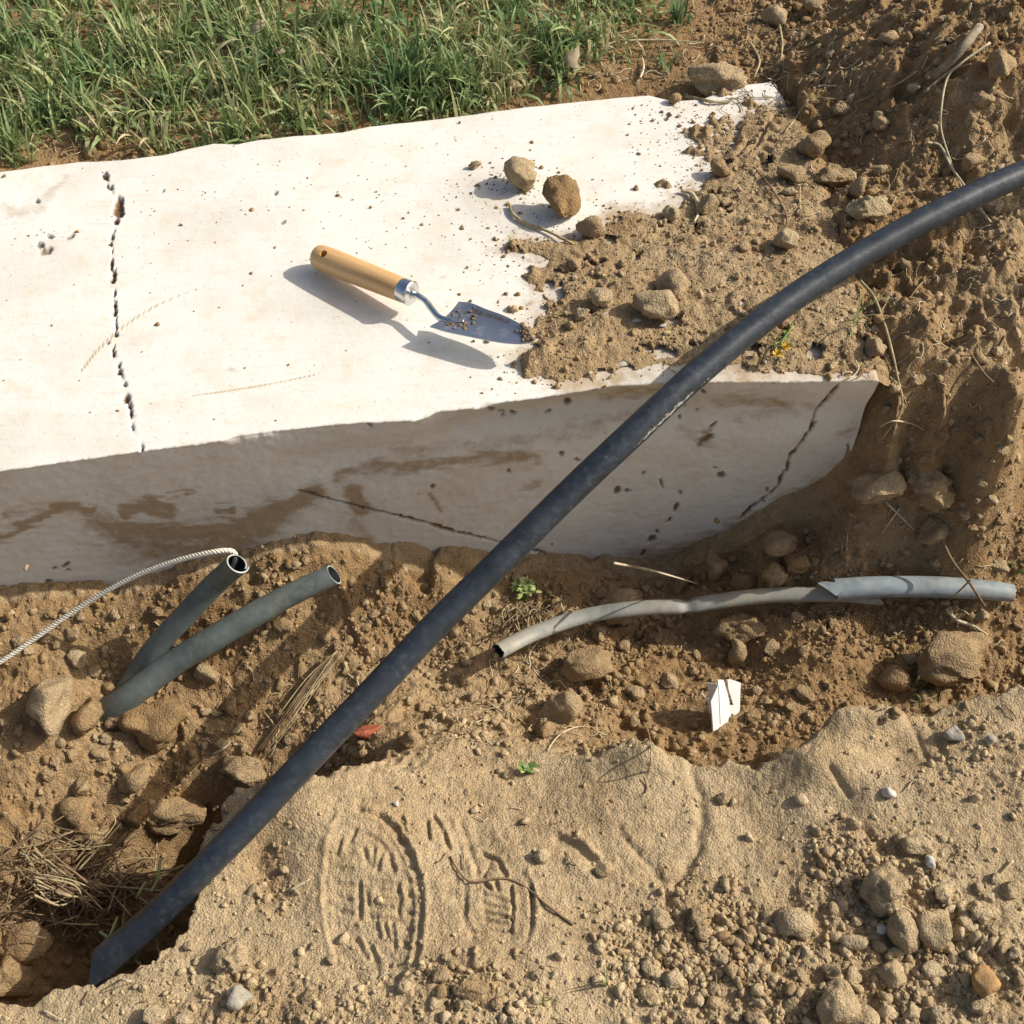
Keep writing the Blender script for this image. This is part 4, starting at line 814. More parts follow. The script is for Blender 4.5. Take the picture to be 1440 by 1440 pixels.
heroes = [
 (731,249,46,50,'round rough brown clod on the bare cream stone above the trowel',{'rough':1.5,'damp':.25,'sink':.02}),
 (790,288,56,62,'dark angular clod with a hollow face beside the round clod on the slab',{'rough':.9,'facets':14,'damp':.75,'sink':.02,'cr':.5,'seed2':9}),
 (831,319,44,36,'smooth low clod touching the dark angular clod on the slab',{'rough':.5,'damp':.15,'sink':.1}),
 (668,232,19,14,'tiny flat clod alone on the white stone left of the round clod',{'damp':.3,'sink':.05}),
 (922,431,66,48,'smooth tan lump like a loaf on the soil over the slab',{'rough':.35,'facets':4,'sink':.2}),
 (947,402,52,46,'rough pale clod just behind the loaf shaped lump',{'rough':1.4}),
 (845,418,34,30,'round crumbly clod on the soil right of the trowel tip',{'rough':1.4}),
 (818,442,22,22,'little clod between the trowel tip and the round crumbly clod',{}),
 (1113,246,42,32,'orange brown lump beyond the right end of the white stone',{'rough':1.5,'damp':.1}),
 (1109,269,26,15,'flat grey brown pebble under the orange brown lump',{'rough':.2,'name':'pebble','cat':'pebble'}),
 (1145,207,46,40,'greenish brown buried stone on the shaded mound slope',{'rough':.8,'damp':.3}),
 (1206,263,27,34,'upright small oval stone on the mound above the pipe',{'rough':.3}),
 (1222,292,66,44,'wide knobbly clod resting just above the black pipe on the mound',{'rough':1.7,'cr':.8}),
 (1170,250,60,46,'brown root bound clod left of the upright oval stone',{'rough':1.7,'damp':.25}),
 (1105,338,34,32,'pale cube shaped clod on the soil left of the black pipe',{'rough':1.0,'facets':8}),
 (1010,108,88,52,'long tan clod at the far right corner of the slab beside the grass',{'rough':1.4,'damp':.05,'facets':3}),
 (1288,121,24,18,'small pale yellow stone at the foot of the brown stick',{'rough':.5,'facets':7,'name':'stone','cat':'stone'}),
 (1343,926,112,84,'big square clod near the right edge below the torn pipe',{'rough':1.3,'facets':16,'damp':.1,'sink':.25,'seed2':5}),
 (1255,953,44,40,'dark brown clod left of the big square clod',{'rough':1.4,'damp':.3}),
 (1007,797,32,46,'upright oval stone against the foot of the white slab',{'rough':.3,'damp':.15,'sink':.1}),
 (1096,766,50,44,'faceted shaded clod under the slab near the corner',{'facets':8,'damp':.3}),
 (1121,790,38,32,'rough clod just right of the shaded faceted clod',{'damp':.35}),
 (1090,808,38,34,'squat clod in front of the faceted shaded clod',{'damp':.25}),
 (1052,818,48,28,'flat topped clod lying behind the thin conduit',{'damp':.25,'facets':8}),
 (1231,690,76,58,'large dusty lump under the lower right corner of the slab',{'rough':.7,'damp':.2,'sink':.3}),
 (1300,705,76,66,'crumbly lump beside the large dusty lump in the right hand bank',{'rough':1.9,'damp':.2,'cr':.7}),
 (1312,750,46,44,'half round clod in front of the crumbly lump',{'rough':1.0,'damp':.3}),
 (788,993,66,58,'diamond shaped tan stone left of the middle under the thin conduit',{'rough':.6,'facets':8,'damp':.0,'sink':.15,'name':'stone','cat':'stone'}),
 (824,938,74,54,'broad brown clod below the left part of the thin conduit',{'rough':.9,'damp':.15}),
 (768,1026,26,26,'small round clod right below the diamond shaped stone',{'damp':.3}),
 (872,860,62,52,'clod wedged behind the left half of the thin conduit',{'rough':1.0,'damp':.2}),
 (1040,885,74,46,'wide clod in the shade right under the conduit kink',{'rough':1.2,'damp':.4}),
 (1037,917,30,42,'yellowish upright lump above the white plastic strip',{'rough':1.6,'cr':.6}),
 (893,975,30,22,'small smooth brown stone between conduit and bank centre',{'rough':.3,'damp':.1}),
 (70,990,52,96,'tall flat pale stone standing in the left trench wall',{'rough':.5,'facets':7,'damp':.1,'sink':.2}),
 (123,1005,46,60,'oval brown stone right of the tall flat stone',{'rough':.7,'damp':.2}),
 (158,1013,23,28,'small stone below the base of the grey pipes',{'damp':.25}),
 (214,1022,102,72,'big rounded clod under the foot of the round grey pipe',{'rough':.9,'damp':.35}),
 (190,1096,46,48,'faceted brown stone below the big rounded clod',{'rough':.5,'facets':8,'damp':.2}),
 (115,1108,28,28,'small pale round clod in the left trench',{'damp':.1}),
 (108,1145,48,50,'rounded brown lump above the dry straw at left',{'rough':.6,'damp':.15}),
 (128,1176,56,38,'low brown lump touching the top of the dry straw',{'rough':.8,'damp':.35}),
 (193,1150,32,36,'narrow clod between two larger lumps above the hole',{'damp':.25}),
 (247,1146,90,62,'long dark clod overhanging the dark hole',{'rough':.9,'facets':7,'damp':.4,'cr':.5}),
 (345,1086,64,44,'dusty clod set into the bank edge left of the black pipe',{'rough':.8,'damp':.1}),
 (34,1326,84,62,'large smooth brown lump at the lower left below the straw',{'rough':.5,'facets':4,'damp':.3}),
 (12,1375,70,62,'shaded lump in the lower left corner under the large smooth lump',{'rough':.6,'damp':.4}),
 (8,1228,34,42,'rounded lump cut by the left border beside the straw',{'damp':.2}),
 (62,1285,40,26,'small dark clod above the large smooth lump',{'damp':.4}),
 (576,1036,35,32,'square tan clod below the black pipe right of the brick shard',{'facets':8,'damp':.0}),
 (605,1021,20,22,'little block shaped clod right of the square tan clod',{'facets':8,'damp':.0}),
 (336,1405,38,36,'round pale grey pebble at the bottom left of the bank',{'rough':.3,'material':M_pebg,'name':'pebble','cat':'pebble'}),
 (218,1428,34,30,'pale lump at the bottom edge left of the grey pebble',{}),
 (320,1345,56,50,'knobbly pale clod pile top left of the boot print',{'rough':2,'cr':.6}),
 (1243,1250,66,74,'large pitted stone in the loose gravel at lower right',{'rough':1.3,'facets':8,'cr':1.0,'damp':-.1,'name':'stone','cat':'stone'}),
 (1271,1311,44,58,'upright rough stone below the large pitted stone',{'rough':1.1,'facets':7,'name':'stone','cat':'stone'}),
 (1312,1306,50,58,'rounded rough stone beside the upright rough stone at right',{'rough':1.0,'name':'stone','cat':'stone'}),
 (1116,1295,54,48,'wedge shaped tan clod left of the pitted stone group',{'rough':.7,'facets':8}),
 (1176,1411,62,62,'smooth egg shaped clod at the bottom edge right of centre',{'rough':.4,'facets':4}),
 (1214,1434,44,38,'smooth pale clod touching the egg shaped clod at the bottom edge',{'rough':.4,'facets':4}),
 (1289,1188,46,28,'flat knobbly clod above the large pitted stone',{'rough':1.5}),
 (1385,1380,40,44,'orange yellow stone in the gravel at the bottom right',{'material':M_oran,'rough':.4,'name':'stone','cat':'stone'}),
 (1202,1325,44,24,'flat stone with a white fleck left of the upright rough stone',{'rough':.8,'name':'stone','cat':'stone'}),
 (1255,1367,46,40,'irregular clod right above the smooth egg shaped clod',{'rough':1.1}),
 (983,1287,26,32,'small upright clod in the gravel at bottom centre right',{}),
 (990,1312,28,24,'small clod below the small upright clod',{}),
 (931,1292,34,32,'round clod at the end of the bank crack',{'rough':.8}),
 (850,1222,30,22,'clod at the lower end of the smeared heel groove',{'rough':.8}),
 (762,1203,26,22,'pale clod on the bank between second print and heel groove',{'rough':.8}),
 (660,1394,56,30,'flat brown clod at the bottom between the gravel patches',{'rough':.8,'damp':.15}),
 (620,1370,26,24,'pale clod up left of the flat brown clod',{}),
 (1340,1033,30,24,'grey round pebble on the bank at right',{'material':M_pebg,'rough':.3,'name':'pebble','cat':'pebble'}),
 (1392,1041,17,13,'tiny pale pebble right of the grey round pebble',{'material':M_pebg,'rough':.2,'name':'pebble','cat':'pebble'}),
 (1250,1114,21,17,'white pebble alone on the smooth bank at right',{'material':M_pebw,'name':'pebble','cat':'pebble'}),
 (1239,1307,15,16,'white quartz like pebble left of the upright rough stone',{'material':M_pebw,'name':'pebble','cat':'pebble'}),
 (1308,1212,14,18,'white pebble above the large pitted stone',{'material':M_pebw,'name':'pebble','cat':'pebble'}),
 (556,1130,9,8,'tiny white pebble near the toe of the boot print',{'material':M_pebw,'name':'pebble','cat':'pebble'}),
 (1018,1122,22,18,'small pale clod on the bank below the plastic strip',{}),
 (120,172,40,22,'crumbly clod at the grass edge at left',{'damp':.1}),
 (725,122,22,20,'round clod in the soil at the edge of the grass',{'damp':.1}),
 (684,141,22,20,'clod left of the round clod at the grass edge',{'damp':.15}),
 (949,140,18,16,'small dark clod on the far edge of the white stone',{'damp':.4,'sink':.05}),
 (1012,237,26,28,'dark clod by the boot print on the slab soil',{'damp':.45}),
 (995,287,32,34,'pale block shaped clod in the soil below the dark clod',{'facets':8}),
 (944,300,26,26,'round clod at the soil edge left of the pale block',{}),
 (1232,488,30,34,'yellowish clod on the front right corner of the slab',{'damp':-.05}),
 (1410,95,40,50,'rounded clod at the top right edge',{'damp':.1}),
 (1090,20,38,34,'brown clod at the top edge right of the grass',{'damp':.1}),
]
for k, (u, v, w_, h_, lb, kw) in enumerate(heroes): kw = dict(kw); sd2 = kw.pop('seed2', None); rock(u, v, w_, h_, lb, sd2 or 100+k, **kw)
# clods that hang together in pieces
zones = [
 (52, (905,1225,1440,1440), (16,34), 'small clod in the loose pile along the bottom right', 'clods in the bottom right pile', .0, lambda u, v: v > 1260+.10*(1440-u) or u > 1200),
 (16, (560,1330,760,1440), (13,24), 'small clod in the patch at the bottom middle', 'clods in the bottom middle patch', .05, None),
 (14, (200,1330,470,1440), (13,24), 'small clod on the bank at the bottom left', 'clods on the bottom left bank', .0, lambda u, v: u+.7*(v-1330) > 260),
 (34, (20,860,330,1180), (14,34), 'brown clod in the left part of the trench', 'clods in the left trench', .25, None),
 (34, (340,800,700,1050), (12,28), 'brown clod in the trench soil behind the black pipe and below the slab', 'clods in the middle trench', .2, None),
 (40, (720,810,1440,1020), (13,30), 'brown clod in the right part of the trench', 'clods in the right trench', .25, None),
 (16, (1180,580,1440,800), (14,34), 'shaded clod in the hollow of the right hand bank', 'clods in the right hollow', .3, None),
 (20, (1110,0,1440,330), (14,34), 'brown clod on the mound at the upper right', 'clods on the upper right mound', .2, None),
 (22, (770,310,1200,520), (10,24), 'small clod in the soil heaped on the slab', 'clods in the soil on the slab', .1, None),
 (22, (1215,560,1410,760), (11,22), 'shaded small clod on the steep wall beside the slab end', 'clods on the steep wall', .3, lambda u, v: u > 1250),
 (26, (10,785,900,875), (10,21), 'brown clod on the soil rising against the slab foot', 'clods along the slab foot', .25, lambda u, v: v > np.interp(u, [c[0] for c in contact], [c[1] for c in contact])+18),
 (8, (1240,330,1440,560), (14,28), 'clod in the sunlit bank wall right of the slab', 'clods in the sunlit bank wall', .1, None)]
protos = [rock_shape(900+k, I3, r_, f_, c_) for k, (r_, f_, c_) in enumerate([(1.3, 9, 0), (.9, 14, 0), (1.9, 8, .6), (2.1, 10, .8), (.8, 12, .2), (1.5, 16, .4), (1.2, 11, 0), (2.0, 9, .3)])]
pmesh = [mesh_np('soil_clod', v_, f_, True, [M_clod]) for v_, f_ in protos]
bar = MB()
def on_thing(u, v): return min(pd1(u, v, bl_) for bl_ in block) < 24
def pd1(u, v, pts): return float(pdist(np.array([float(u)]), np.array([float(v)]), pts)[0])
block = [[(c[0], c[1]) for c in bpx], [(190,950),(333,792)], [(176,983),(470,808)], [(704,914),(830,865),(966,853),(1185,836),(1424,836)], [(1000,960),(1030,1010)], [(500,1150),(580,1340)], [(446,360),(750,480)]]
hp = np.array([(h[0], h[1], max(h[2], h[3])*.5) for h in heroes])
import re
anchors = []
for h in heroes:
    mm = re.match(r'^(.*?\b(?:clod|lump|stone|pebble)\b)(?! shaped)', h[4]); nm = mm.group(1) if mm else h[4]
    anchors.append((h[0], h[1], nm))
cnt_ = {}
for a_ in anchors: cnt_[a_[2]] = cnt_.get(a_[2], 0)+1
anchors = [a_ for a_ in anchors if cnt_[a_[2]] == 1]
anchors += [(1018, 985, 'white plastic strip'), (330, 800, 'mouth of the split pipe'), (470, 808, 'open end of the round grey pipe'), (704, 914, 'broken end of the thin conduit'), (966, 853, 'kink in the thin conduit'), (1160, 830, 'torn mouth of the sleeve'), (1420, 836, 'right end of the sleeve'),
            (1097, 490, 'yellow flower'), (748, 478, 'trowel tip'), (1238, 534, 'front right corner of the slab'), (1340, 75, 'grey brown stick'), (740, 1086, 'green seedling'), (737, 842, 'pale green weed'), (420, 985, 'straw bundle'), (515, 1028, 'red brick shard'), (1055, 205, 'boot print on the slab soil'), (850, 1385, 'thin green sprig'), (1440, 240, 'right end of the black pipe'), (140, 1360, 'lower end of the black pipe')]
taken = set()
def near_label(u, v, sz, gen):
    sw = 'tiny' if sz < 15 else 'small' if sz < 20 else 'middling' if sz < 26 else 'fairly large'
    for a_ in sorted(anchors, key=lambda a_: (a_[0]-u)**2+(a_[1]-v)**2)[:7]:
        du, dv = u-a_[0], v-a_[1]; an = math.degrees(math.atan2(-dv, du)) % 360
        dr = ['right of', 'up right of', 'above', 'up left of', 'left of', 'down left of', 'below', 'down right of'][int((an+22.5)//45) % 8]
        ds = math.hypot(du, dv); far = 'just ' if ds < 45 else '' if ds < 90 else 'some way '
        lb = f'{sw} {gen} clod {far}{dr} the {a_[2]}'
        if lb not in taken and len(lb.split()) <= 16: taken.add(lb); return lb
    return None
for num, (u0, v0, u1, v1), (s0, s1), lb, gr, dmp, cond in zones:
    k = 0; tries = 0
    while k < num and tries < 4000:
        tries += 1; u, v = rng.uniform(u0, u1), rng.uniform(v0, v1)
        if cond and not cond(u, v): continue
        sz = s0+(s1-s0)*rng.uniform()**2.2
        if np.any((hp[:, 0]-u)**2+(hp[:, 1]-v)**2 < (hp[:, 2]+sz*.4)**2) or on_thing(u, v): continue
        p = hit(u, v); pu, pv, _ = proj(*p)
        if abs(pv-v) > 6 or p[2] < -.45: continue
        r_ = px(p, sz)/2; o = link('soil_clod', pmesh[rng.integers(8)], None, (p[0], p[1], p[2]+r_*.25))
        o.scale = (r_*rng.uniform(.85, 1.25), r_*rng.uniform(.75, 1.05), r_*rng.uniform(.6, .9)); o.rotation_euler = (rng.uniform(-.5, .5), rng.uniform(-.5, .5), rng.uniform(0, 6.28))
        o['damp'] = float(dmp+rng.uniform(-.1, .1)); tag(o, near_label(u, v, sz, 'brown' if dmp > .12 else 'tan') or lb, 'clod', gr); hp = np.vstack([hp, (u, v, sz*.5)]); k += 1

# ------------------------------------------------------------------ crumbs: uncountable grit
def crumbs():
    Ut, Vt, _ = proj(X, Y, Z)
    def bl(u, v, ru, rv, p=2.0): return np.exp(-(((Ut-u)/ru)**2+((Vt-v)/rv)**2)**(p/2))
    patch = sstep(-.15, .55, fbm2(X, Y, 12, 3, 700))
    dens = (1-mb)*(.16+.8*patch**1.5)*(1-.6*mound)*(1-.75*grs)+mb*(.016+.06*patch**2+1.7*loose*(.25+patch))
    dens = np.where(SDS > 0, np.where(thick > .001, .16+.35*patch**2, 0), dens)
    dens *= ((Ut > -120) & (Ut < 1560) & (Vt > -60) & (Vt < 1520))
    # scattered crumbs on the bare stone
    bare = (SDS > .01) & (thick <= .001); near_ = sstep(-.12, 0, SDO)
    dens = np.where(bare, .004+.16*near_**3+.35*bl(735,275,45,28)+.15*bl(690,270,40,20)+.2*bl(950,180,70,50)+.05*bl(640,330,160,100)+.12*bl(60,345,28,14)+.03*bl(300,310,100,30), dens)
    dens *= 1-.8*np.maximum(bl(530,1250,60,110,4), bl(690,1240,60,90,4))
    dens += mb*1.2*(bl(900,1310,60,40)+.6*bl(1060,1330,80,40))
    dens *= np.clip(_d(X, Y)/1.3, .5, 1.2)
    cum = np.cumsum(dens.ravel().astype(np.float64)); tot = cum[-1]
    for n_, base, smin, smax, pw, nm in ((6000, I2s, .0024, .0075, 2.8, 'pebbly_crumbs'), (24000, I1, .0009, .0030, 1.7, 'soil_grit')):
        idx = np.searchsorted(cum, rng.uniform(0, tot, n_)); idx = np.minimum(idx, len(cum)-1); x = X.ravel()[idx]+rng.uniform(-.5, .5, n_)*RS; y = Y.ravel()[idx]+rng.uniform(-.5, .5, n_)*RS
        z = surf(x, y); isb = bare.ravel()[idx]; r = smin+(smax-smin)*rng.uniform(0, 1, n_)**pw; r = np.where(isb, r*.45, np.where(SDS.ravel()[idx] > 0, r*.65, r))
        variants = np.stack([rock_shape(50+k, base, .6, 6)[0] for k in range(24)]); F = base[1]
        kv = rng.integers(0, 24, n_); Vv = variants[kv]*(r[:, None]*rng.uniform(.6, 1.15, (n_, 3)))[:, None]
        a = rng.uniform(0, 6.283, n_); ca, sa = np.cos(a)[:, None], np.sin(a)[:, None]
        Vv = np.stack([Vv[..., 0]*ca-Vv[..., 1]*sa, Vv[..., 0]*sa+Vv[..., 1]*ca, Vv[..., 2]], -1)+np.stack([x, y, z+r*.2], -1)[:, None]
        Fv = F[None]+(np.arange(n_)*len(base[0]))[:, None, None]
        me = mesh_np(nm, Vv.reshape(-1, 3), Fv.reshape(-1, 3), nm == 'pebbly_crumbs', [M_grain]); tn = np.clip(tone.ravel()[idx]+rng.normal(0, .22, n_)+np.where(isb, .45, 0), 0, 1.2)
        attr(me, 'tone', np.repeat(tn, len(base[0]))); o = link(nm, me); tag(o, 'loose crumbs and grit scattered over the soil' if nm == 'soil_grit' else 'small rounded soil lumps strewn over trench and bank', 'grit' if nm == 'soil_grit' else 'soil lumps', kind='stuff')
def _d(x, y): return y*CP+(CAM_H+.2)*SP
I2s = I2 if len(I2[0]) == 42 else I1
crumbs()

# ------------------------------------------------------------------ grass
def blades(m, n_, pos, hgt, wid, tn, lean=.7, seg=4):
    for k in range(n_):
        x, y, z = pos(k); h = hgt(); a = rng.uniform(0, 6.283); l = abs(rng.normal(0, lean))+.1; wv = wid(); d = np.array((math.cos(a), math.sin(a), 0)); sd_ = np.array((-d[1], d[0], 0))*wv/2
        tw = rng.uniform(-.8, .8); sd_ = sd_*math.cos(tw)+np.array((0, 0, 1))*math.sin(tw)*wv/2; pts = []; q = np.array((x, y, z-.004)); el = math.pi/2-l*.45; kink = rng.uniform(.2, 1.0)*l
        for i in range(seg+1):
            f = i/seg; wf = (1-f**2.2)*(.75+.5*f if f < .5 else 1.0); pts += [q-sd_*wf, q+sd_*wf]
            q = q+(d*math.cos(el)+np.array((0, 0, math.sin(el))))*h/seg; el -= kink*(.55+.5*f)
        F = [[2*i, 2*i+1, 2*i+3, 2*i+2] for i in range(seg)]
        m.add(pts, F, 0, tn())
def grass():
    bound = lambda u: np.interp(u, [0, 60, 130, 230, 330, 400, 520, 640, 700, 800, 860, 1000, 1060], [212, 172, 165, 195, 186, 166, 156, 140, 118, 100, 88, 60, -30])
    m = MB(); tuft = [(rng.uniform(-100, 980), rng.uniform(-40, 150)) for _ in range(150)]
    tuft += [(560,130),(545,110),(600,125),(640,120),(20,195),(130,170),(230,180),(330,165),(520,120),(700,95),(60,140),(700,80),(450,120),(590,100),(670,105)]
    def spot(k):
        while 1:
            if rng.uniform() < .6: c = tuft[rng.integers(len(tuft))]; u, v = c[0]+rng.normal(0, 13), c[1]+rng.normal(0, 7)
            else: u, v = rng.uniform(-120, 1020), rng.uniform(-70, 190)
            b_ = bound(np.clip(u, 0, 1060))
            if u > 740 and rng.uniform() < (u-740)/260+.1: continue
            if gn2(np.array(u/70.), np.array(v/35.), 77) > .38+.2*rng.uniform(): continue
            if v < b_+rng.normal(0, 5): break
        p = P(u, v, 0.0); z = float(surf(p[0], p[1])); return p[0], p[1], min(z, .02)
    cl = lambda x, y: gn2(np.array(x*9.), np.array(y*9.), 800)
    ts = [0]
    def spot2(k):
        p = spot(k); ts[0] = float(cl(p[0], p[1])); return p
    tn = lambda: float(np.clip(.36+.34*ts[0]+rng.normal(0, .19)+(.35 if rng.uniform() < .14 else 0)+.10, 0, 1))
    blades(m, 7200, spot2, lambda: rng.uniform(.02, .055), lambda: rng.uniform(.0018, .0046), tn, 1.5)
    blades(m, 4200, spot2, lambda: rng.uniform(.035, .085), lambda: rng.uniform(.0024, .0066), tn, 1.25, 5)
    dry = lambda: float(np.clip(rng.normal(.82, .12), 0, 1))
    blades(m, 2600, spot2, lambda: rng.uniform(.02, .08), lambda: rng.uniform(.0010, .0032), dry, 2.0)
    blades(m, 1500, spot2, lambda: rng.uniform(.045, .085), lambda: rng.uniform(.0036, .0080), tn, 1.9, 6)
    def far_(k): 
        x, y = rng.uniform(-1.6, 1.0), rng.uniform(1.72, 2.5); return x, y, float(surf(min(max(x, RX0), RX1-.01), min(y, 2.0)))
    blades(m, 1800, far_, lambda: rng.uniform(.03, .08), lambda: rng.uniform(.003, .006), lambda: float(np.clip(rng.normal(.35, .15), 0, 1)), .9)
    o = m.build('grass', [M_grass]); tag(o, 'thick tangled green grass behind the white slab', 'grass', kind='stuff')
grass()
def tuft(u, v, n_, h, wd, label, tn=.35, cat='grass tuft', spread=5, lean=.5):
    p = hit(u, v); m = MB(); s = px(p, spread)
    blades(m, n_, lambda k: (p[0]+rng.normal(0, s), p[1]+rng.normal(0, s), p[2]), lambda: h*rng.uniform(.6, 1.1), lambda: wd*rng.uniform(.7, 1.2), lambda: float(np.clip(rng.normal(tn, .1), 0, 1)), lean, 5)
    o = m.build('grass_tuft', [M_grass], loc=p); tag(o, label, cat)
tuft(562,128,40,.085,.0045,'tall fresh green grass tuft at the far edge of the slab centre',.22, spread=9)
tuft(640,118,30,.07,.004,'green grass tuft right of the tallest tuft by the slab edge',.3, spread=9)
tuft(15,205,26,.05,.004,'grass tuft at the left border by the slab edge',.3, spread=9)
tuft(955,30,30,.05,.0045,'blue green grass tuft near the top edge beside the bare soil',.12, spread=8)
tuft(935,95,18,.035,.003,'small green tuft growing at the far right end of the grass',.2, spread=8)
tuft(850,1385,7,.04,.002,'thin green grass sprig on the bank at bottom centre',.5, spread=3, lean=.25)
tuft(765,1410,6,.02,.002,'tiny green sprig at the bottom left of the thin sprig',.5, spread=3)
tuft(1285,972,9,.045,.0035,'few green blades in the soil left below the big square clod',.35, spread=5, lean=1.3)
tuft(1193,455,6,.06,.002,'thin pale green stems right of the pipe above the slab corner',.62, spread=6, lean=.4)
tuft(1425,800,5,.03,.006,'green leaves at the right border above the torn pipe',.2, spread=5, lean=1.2)

# ------------------------------------------------------------------ roots, straws, twigs
def strawpath(pts, lift=.003, n=6):
    r = []
    for c in pts:
        u, v = c[0], c[1]; h = hit(u, v); r.append(P(u, v, h[2]+(c[2] if len(c) > 2 else lift)))
    return spline(r, n)
def straw(pts, rpx, material, label, name='straw', cat='straw', group=None, lift=.003, taper=.4, rag=0):
    q = strawpath(pts, lift); r = px(q[0], rpx)/2; rr = r*np.interp(np.linspace(0, 1, len(q)), [0, .5, 1], [1, .9, taper])
    if rag: rr = rr*(1+rag*rng.normal(0, 1, len(q)))
    m = MB(); Vv, Ff = tube_vf(q, rr, 8); m.add(Vv, Ff); o = m.build(name, [material], loc=tuple(q[0])); tag(o, label, cat, group); return o
straw([(1377,38),(1358,62),(1335,88),(1311,108)], 14, M_stick, 'thick grey brown stick lying on the mound at the upper right', 'stick', 'stick', lift=.014, taper=.8, rag=.05)
straw([(1392,60,.01),(1350,90,.012),(1332,110,.012),(1324,150,.008),(1324,185,.006),(1340,235,.008),(1352,262,.006)], 3.4, M_pale, 'long curved pale root hanging down the mound below the stick', 'root', 'root', taper=.6)
straw([(1303,200,.004),(1322,205,.006),(1338,235,.01),(1354,258,.012),(1372,285,.008),(1393,312,.003)], 3.6, M_pale, 'bent pale stalk passing under the black pipe on the mound', 'stalk', 'stalk', taper=.7)
straw([(1300,130),(1330,105),(1345,95),(1365,90)], 5, M_straw, 'fibrous root beside the thick stick', 'root', 'root')
straw([(717,288),(722,302),(740,314),(770,325),(806,343)], 5.5, M_straw, 'curved greenish stem on the slab beside the dark angular clod', 'stem', 'plant stem', lift=.004, taper=.6)
straw([(958,268),(972,272),(981,285),(982,300),(976,312)], 6, M_pale, 'hooked pale stem at the edge of the soil on the slab', 'stem', 'plant stem', lift=.004)
straw([(965,135),(990,141),(1015,144),(1024,142)], 5, M_straw, 'flat dry stem on the far edge of the slab', 'stem', 'plant stem')
straw([(864,792),(890,797),(930,806),(985,822)], 4, M_pale, 'straight pale straw lying at the foot of the slab behind the conduit', 'straw', 'straw')
straw([(1324,758,.01),(1340,790,.02),(1365,822,.035),(1385,853,.012)], 4.5, M_root, 'dark twig leaning across the torn grey pipe', 'twig', 'twig', taper=.8)
straw([(1365,815,.05),(1350,830,.03),(1336,842,.01)], 3, M_straw, 'short fibre over the torn grey pipe', 'fibre', 'root')
straw([(1331,856),(1345,872),(1368,880),(1389,893)], 6, M_pale, 'short thick pale stalk above the big square clod', 'stalk', 'stalk')
straw([(633,1204),(645,1225),(662,1240),(700,1235),(722,1238),(745,1252),(768,1272),(806,1300)], 2.8, M_root, 'wavy brown twig lying over the second boot print', 'twig', 'twig', lift=.0025, taper=1.4)
straw([(1210,395),(1230,420),(1248,470),(1262,530),(1268,575),(1240,618)], 4.5, M_straw, 'long dry root hanging over the right end of the slab', 'root', 'root', lift=.006)
straw([(1238,600),(1256,592),(1282,596),(1300,605)], 2.4, M_pale, 'thin white rootlet in the shaded bank', 'root', 'root')
straw([(1355,480),(1380,520),(1400,540),(1440,570)], 3.4, M_root, 'branching root on the bank wall at the right border', 'root', 'root')
straw([(1290,100),(1255,122),(1200,145)], 2.6, M_straw, 'fine straw on the mound left of the stick', 'straw', 'straw')
straw([(1136,140),(1120,165),(1104,185)], 4, M_straw, 'straw just beyond the far right corner of the slab', 'straw', 'straw')
straw([(1055,60),(1068,85),(1060,110)], 4, M_straw, 'curled root in the dark soil above the slab corner', 'root', 'root')
straw([(1095,30),(1100,60),(1098,85)], 4, M_straw, 'thin upright root at the top above the slab corner', 'root', 'root')
straw([(1060,235),(1085,265),(1105,300),(1105,325)], 3, M_root, 'thin curved root left of the orange brown lump', 'root', 'root')
straw([(1125,262),(1125,290),(1132,310)], 2.6, M_straw, 'pale wiggly rootlet below the flat pebble', 'root', 'root')
straw([(900,110),(905,95),(903,80)], 4, M_pale, 'short pale stalk standing at the grass edge', 'stalk', 'stalk')
straw([(880,57),(930,56),(990,60)], 2.6, M_pale, 'straight straw lying over the thin grass at the top', 'straw', 'straw', lift=.02)
straw([(912,1085,.0),(916,1060,.02),(912,1030,.05),(905,1015,.06)], 2.6, M_straw, 'thin upright stalk at the edge of the trodden bank', 'stalk', 'stalk')
straw([(690,990),(705,1000),(725,1012)], 3, M_pale, 'short pale straw left of the diamond shaped stone', 'straw', 'straw')
straw([(770,1055),(785,1035),(805,1024),(823,1021)], 2.6, M_pale, 'curved fine straw right below the diamond shaped stone', 'straw', 'straw')
straw([(1410,1370),(1390,1395),(1372,1420)], 3.4, M_pale, 'straw at the right bottom beside the orange stone', 'straw', 'straw') if 0 else None
straw([(1395,1305),(1372,1341)], 4.5, M_pale, 'short thick pale straw on the bank near the right border', 'straw', 'straw')
straw([(1370,1285),(1346,1318)], 4, M_straw, 'short straw left of the short thick pale straw', 'straw', 'straw')
straw([(1425,1210),(1394,1243)], 3.6, M_straw, 'short straw upmost on the bank near the right border', 'straw', 'straw')
straw([(408,1252),(436,1236)], 4, M_pale, 'short white straw between the black pipe and the boot print', 'straw', 'straw')
straw([(212,1312,.05),(222,1335,.03),(233,1352,.004)], 4.5, M_pale, 'pale stalk leaning against the lower end of the black pipe', 'stalk', 'stalk')
straw([(181,1340,.05),(190,1350,.03),(202,1360,.006)], 4.5, M_straw, 'short stalk poking out below the pipe end', 'stalk', 'stalk')
straw([(155,1374),(170,1378),(190,1380)], 2.6, M_pale, 'thin straw on the lip of the bank below the pipe end', 'straw', 'straw')
straw([(60,1420),(86,1434)], 3, M_pale, 'tiny straw at the bottom left corner', 'straw', 'straw')
straw([(300,1060),(315,1052),(325,1042)], 4, M_pale, 'short pale green stem behind the black pipe', 'stem', 'plant stem')
straw([(370,1000),(385,1020),(388,1045),(380,1065)], 3, M_straw, 'looped rootlet below the straw bundle', 'root', 'root')
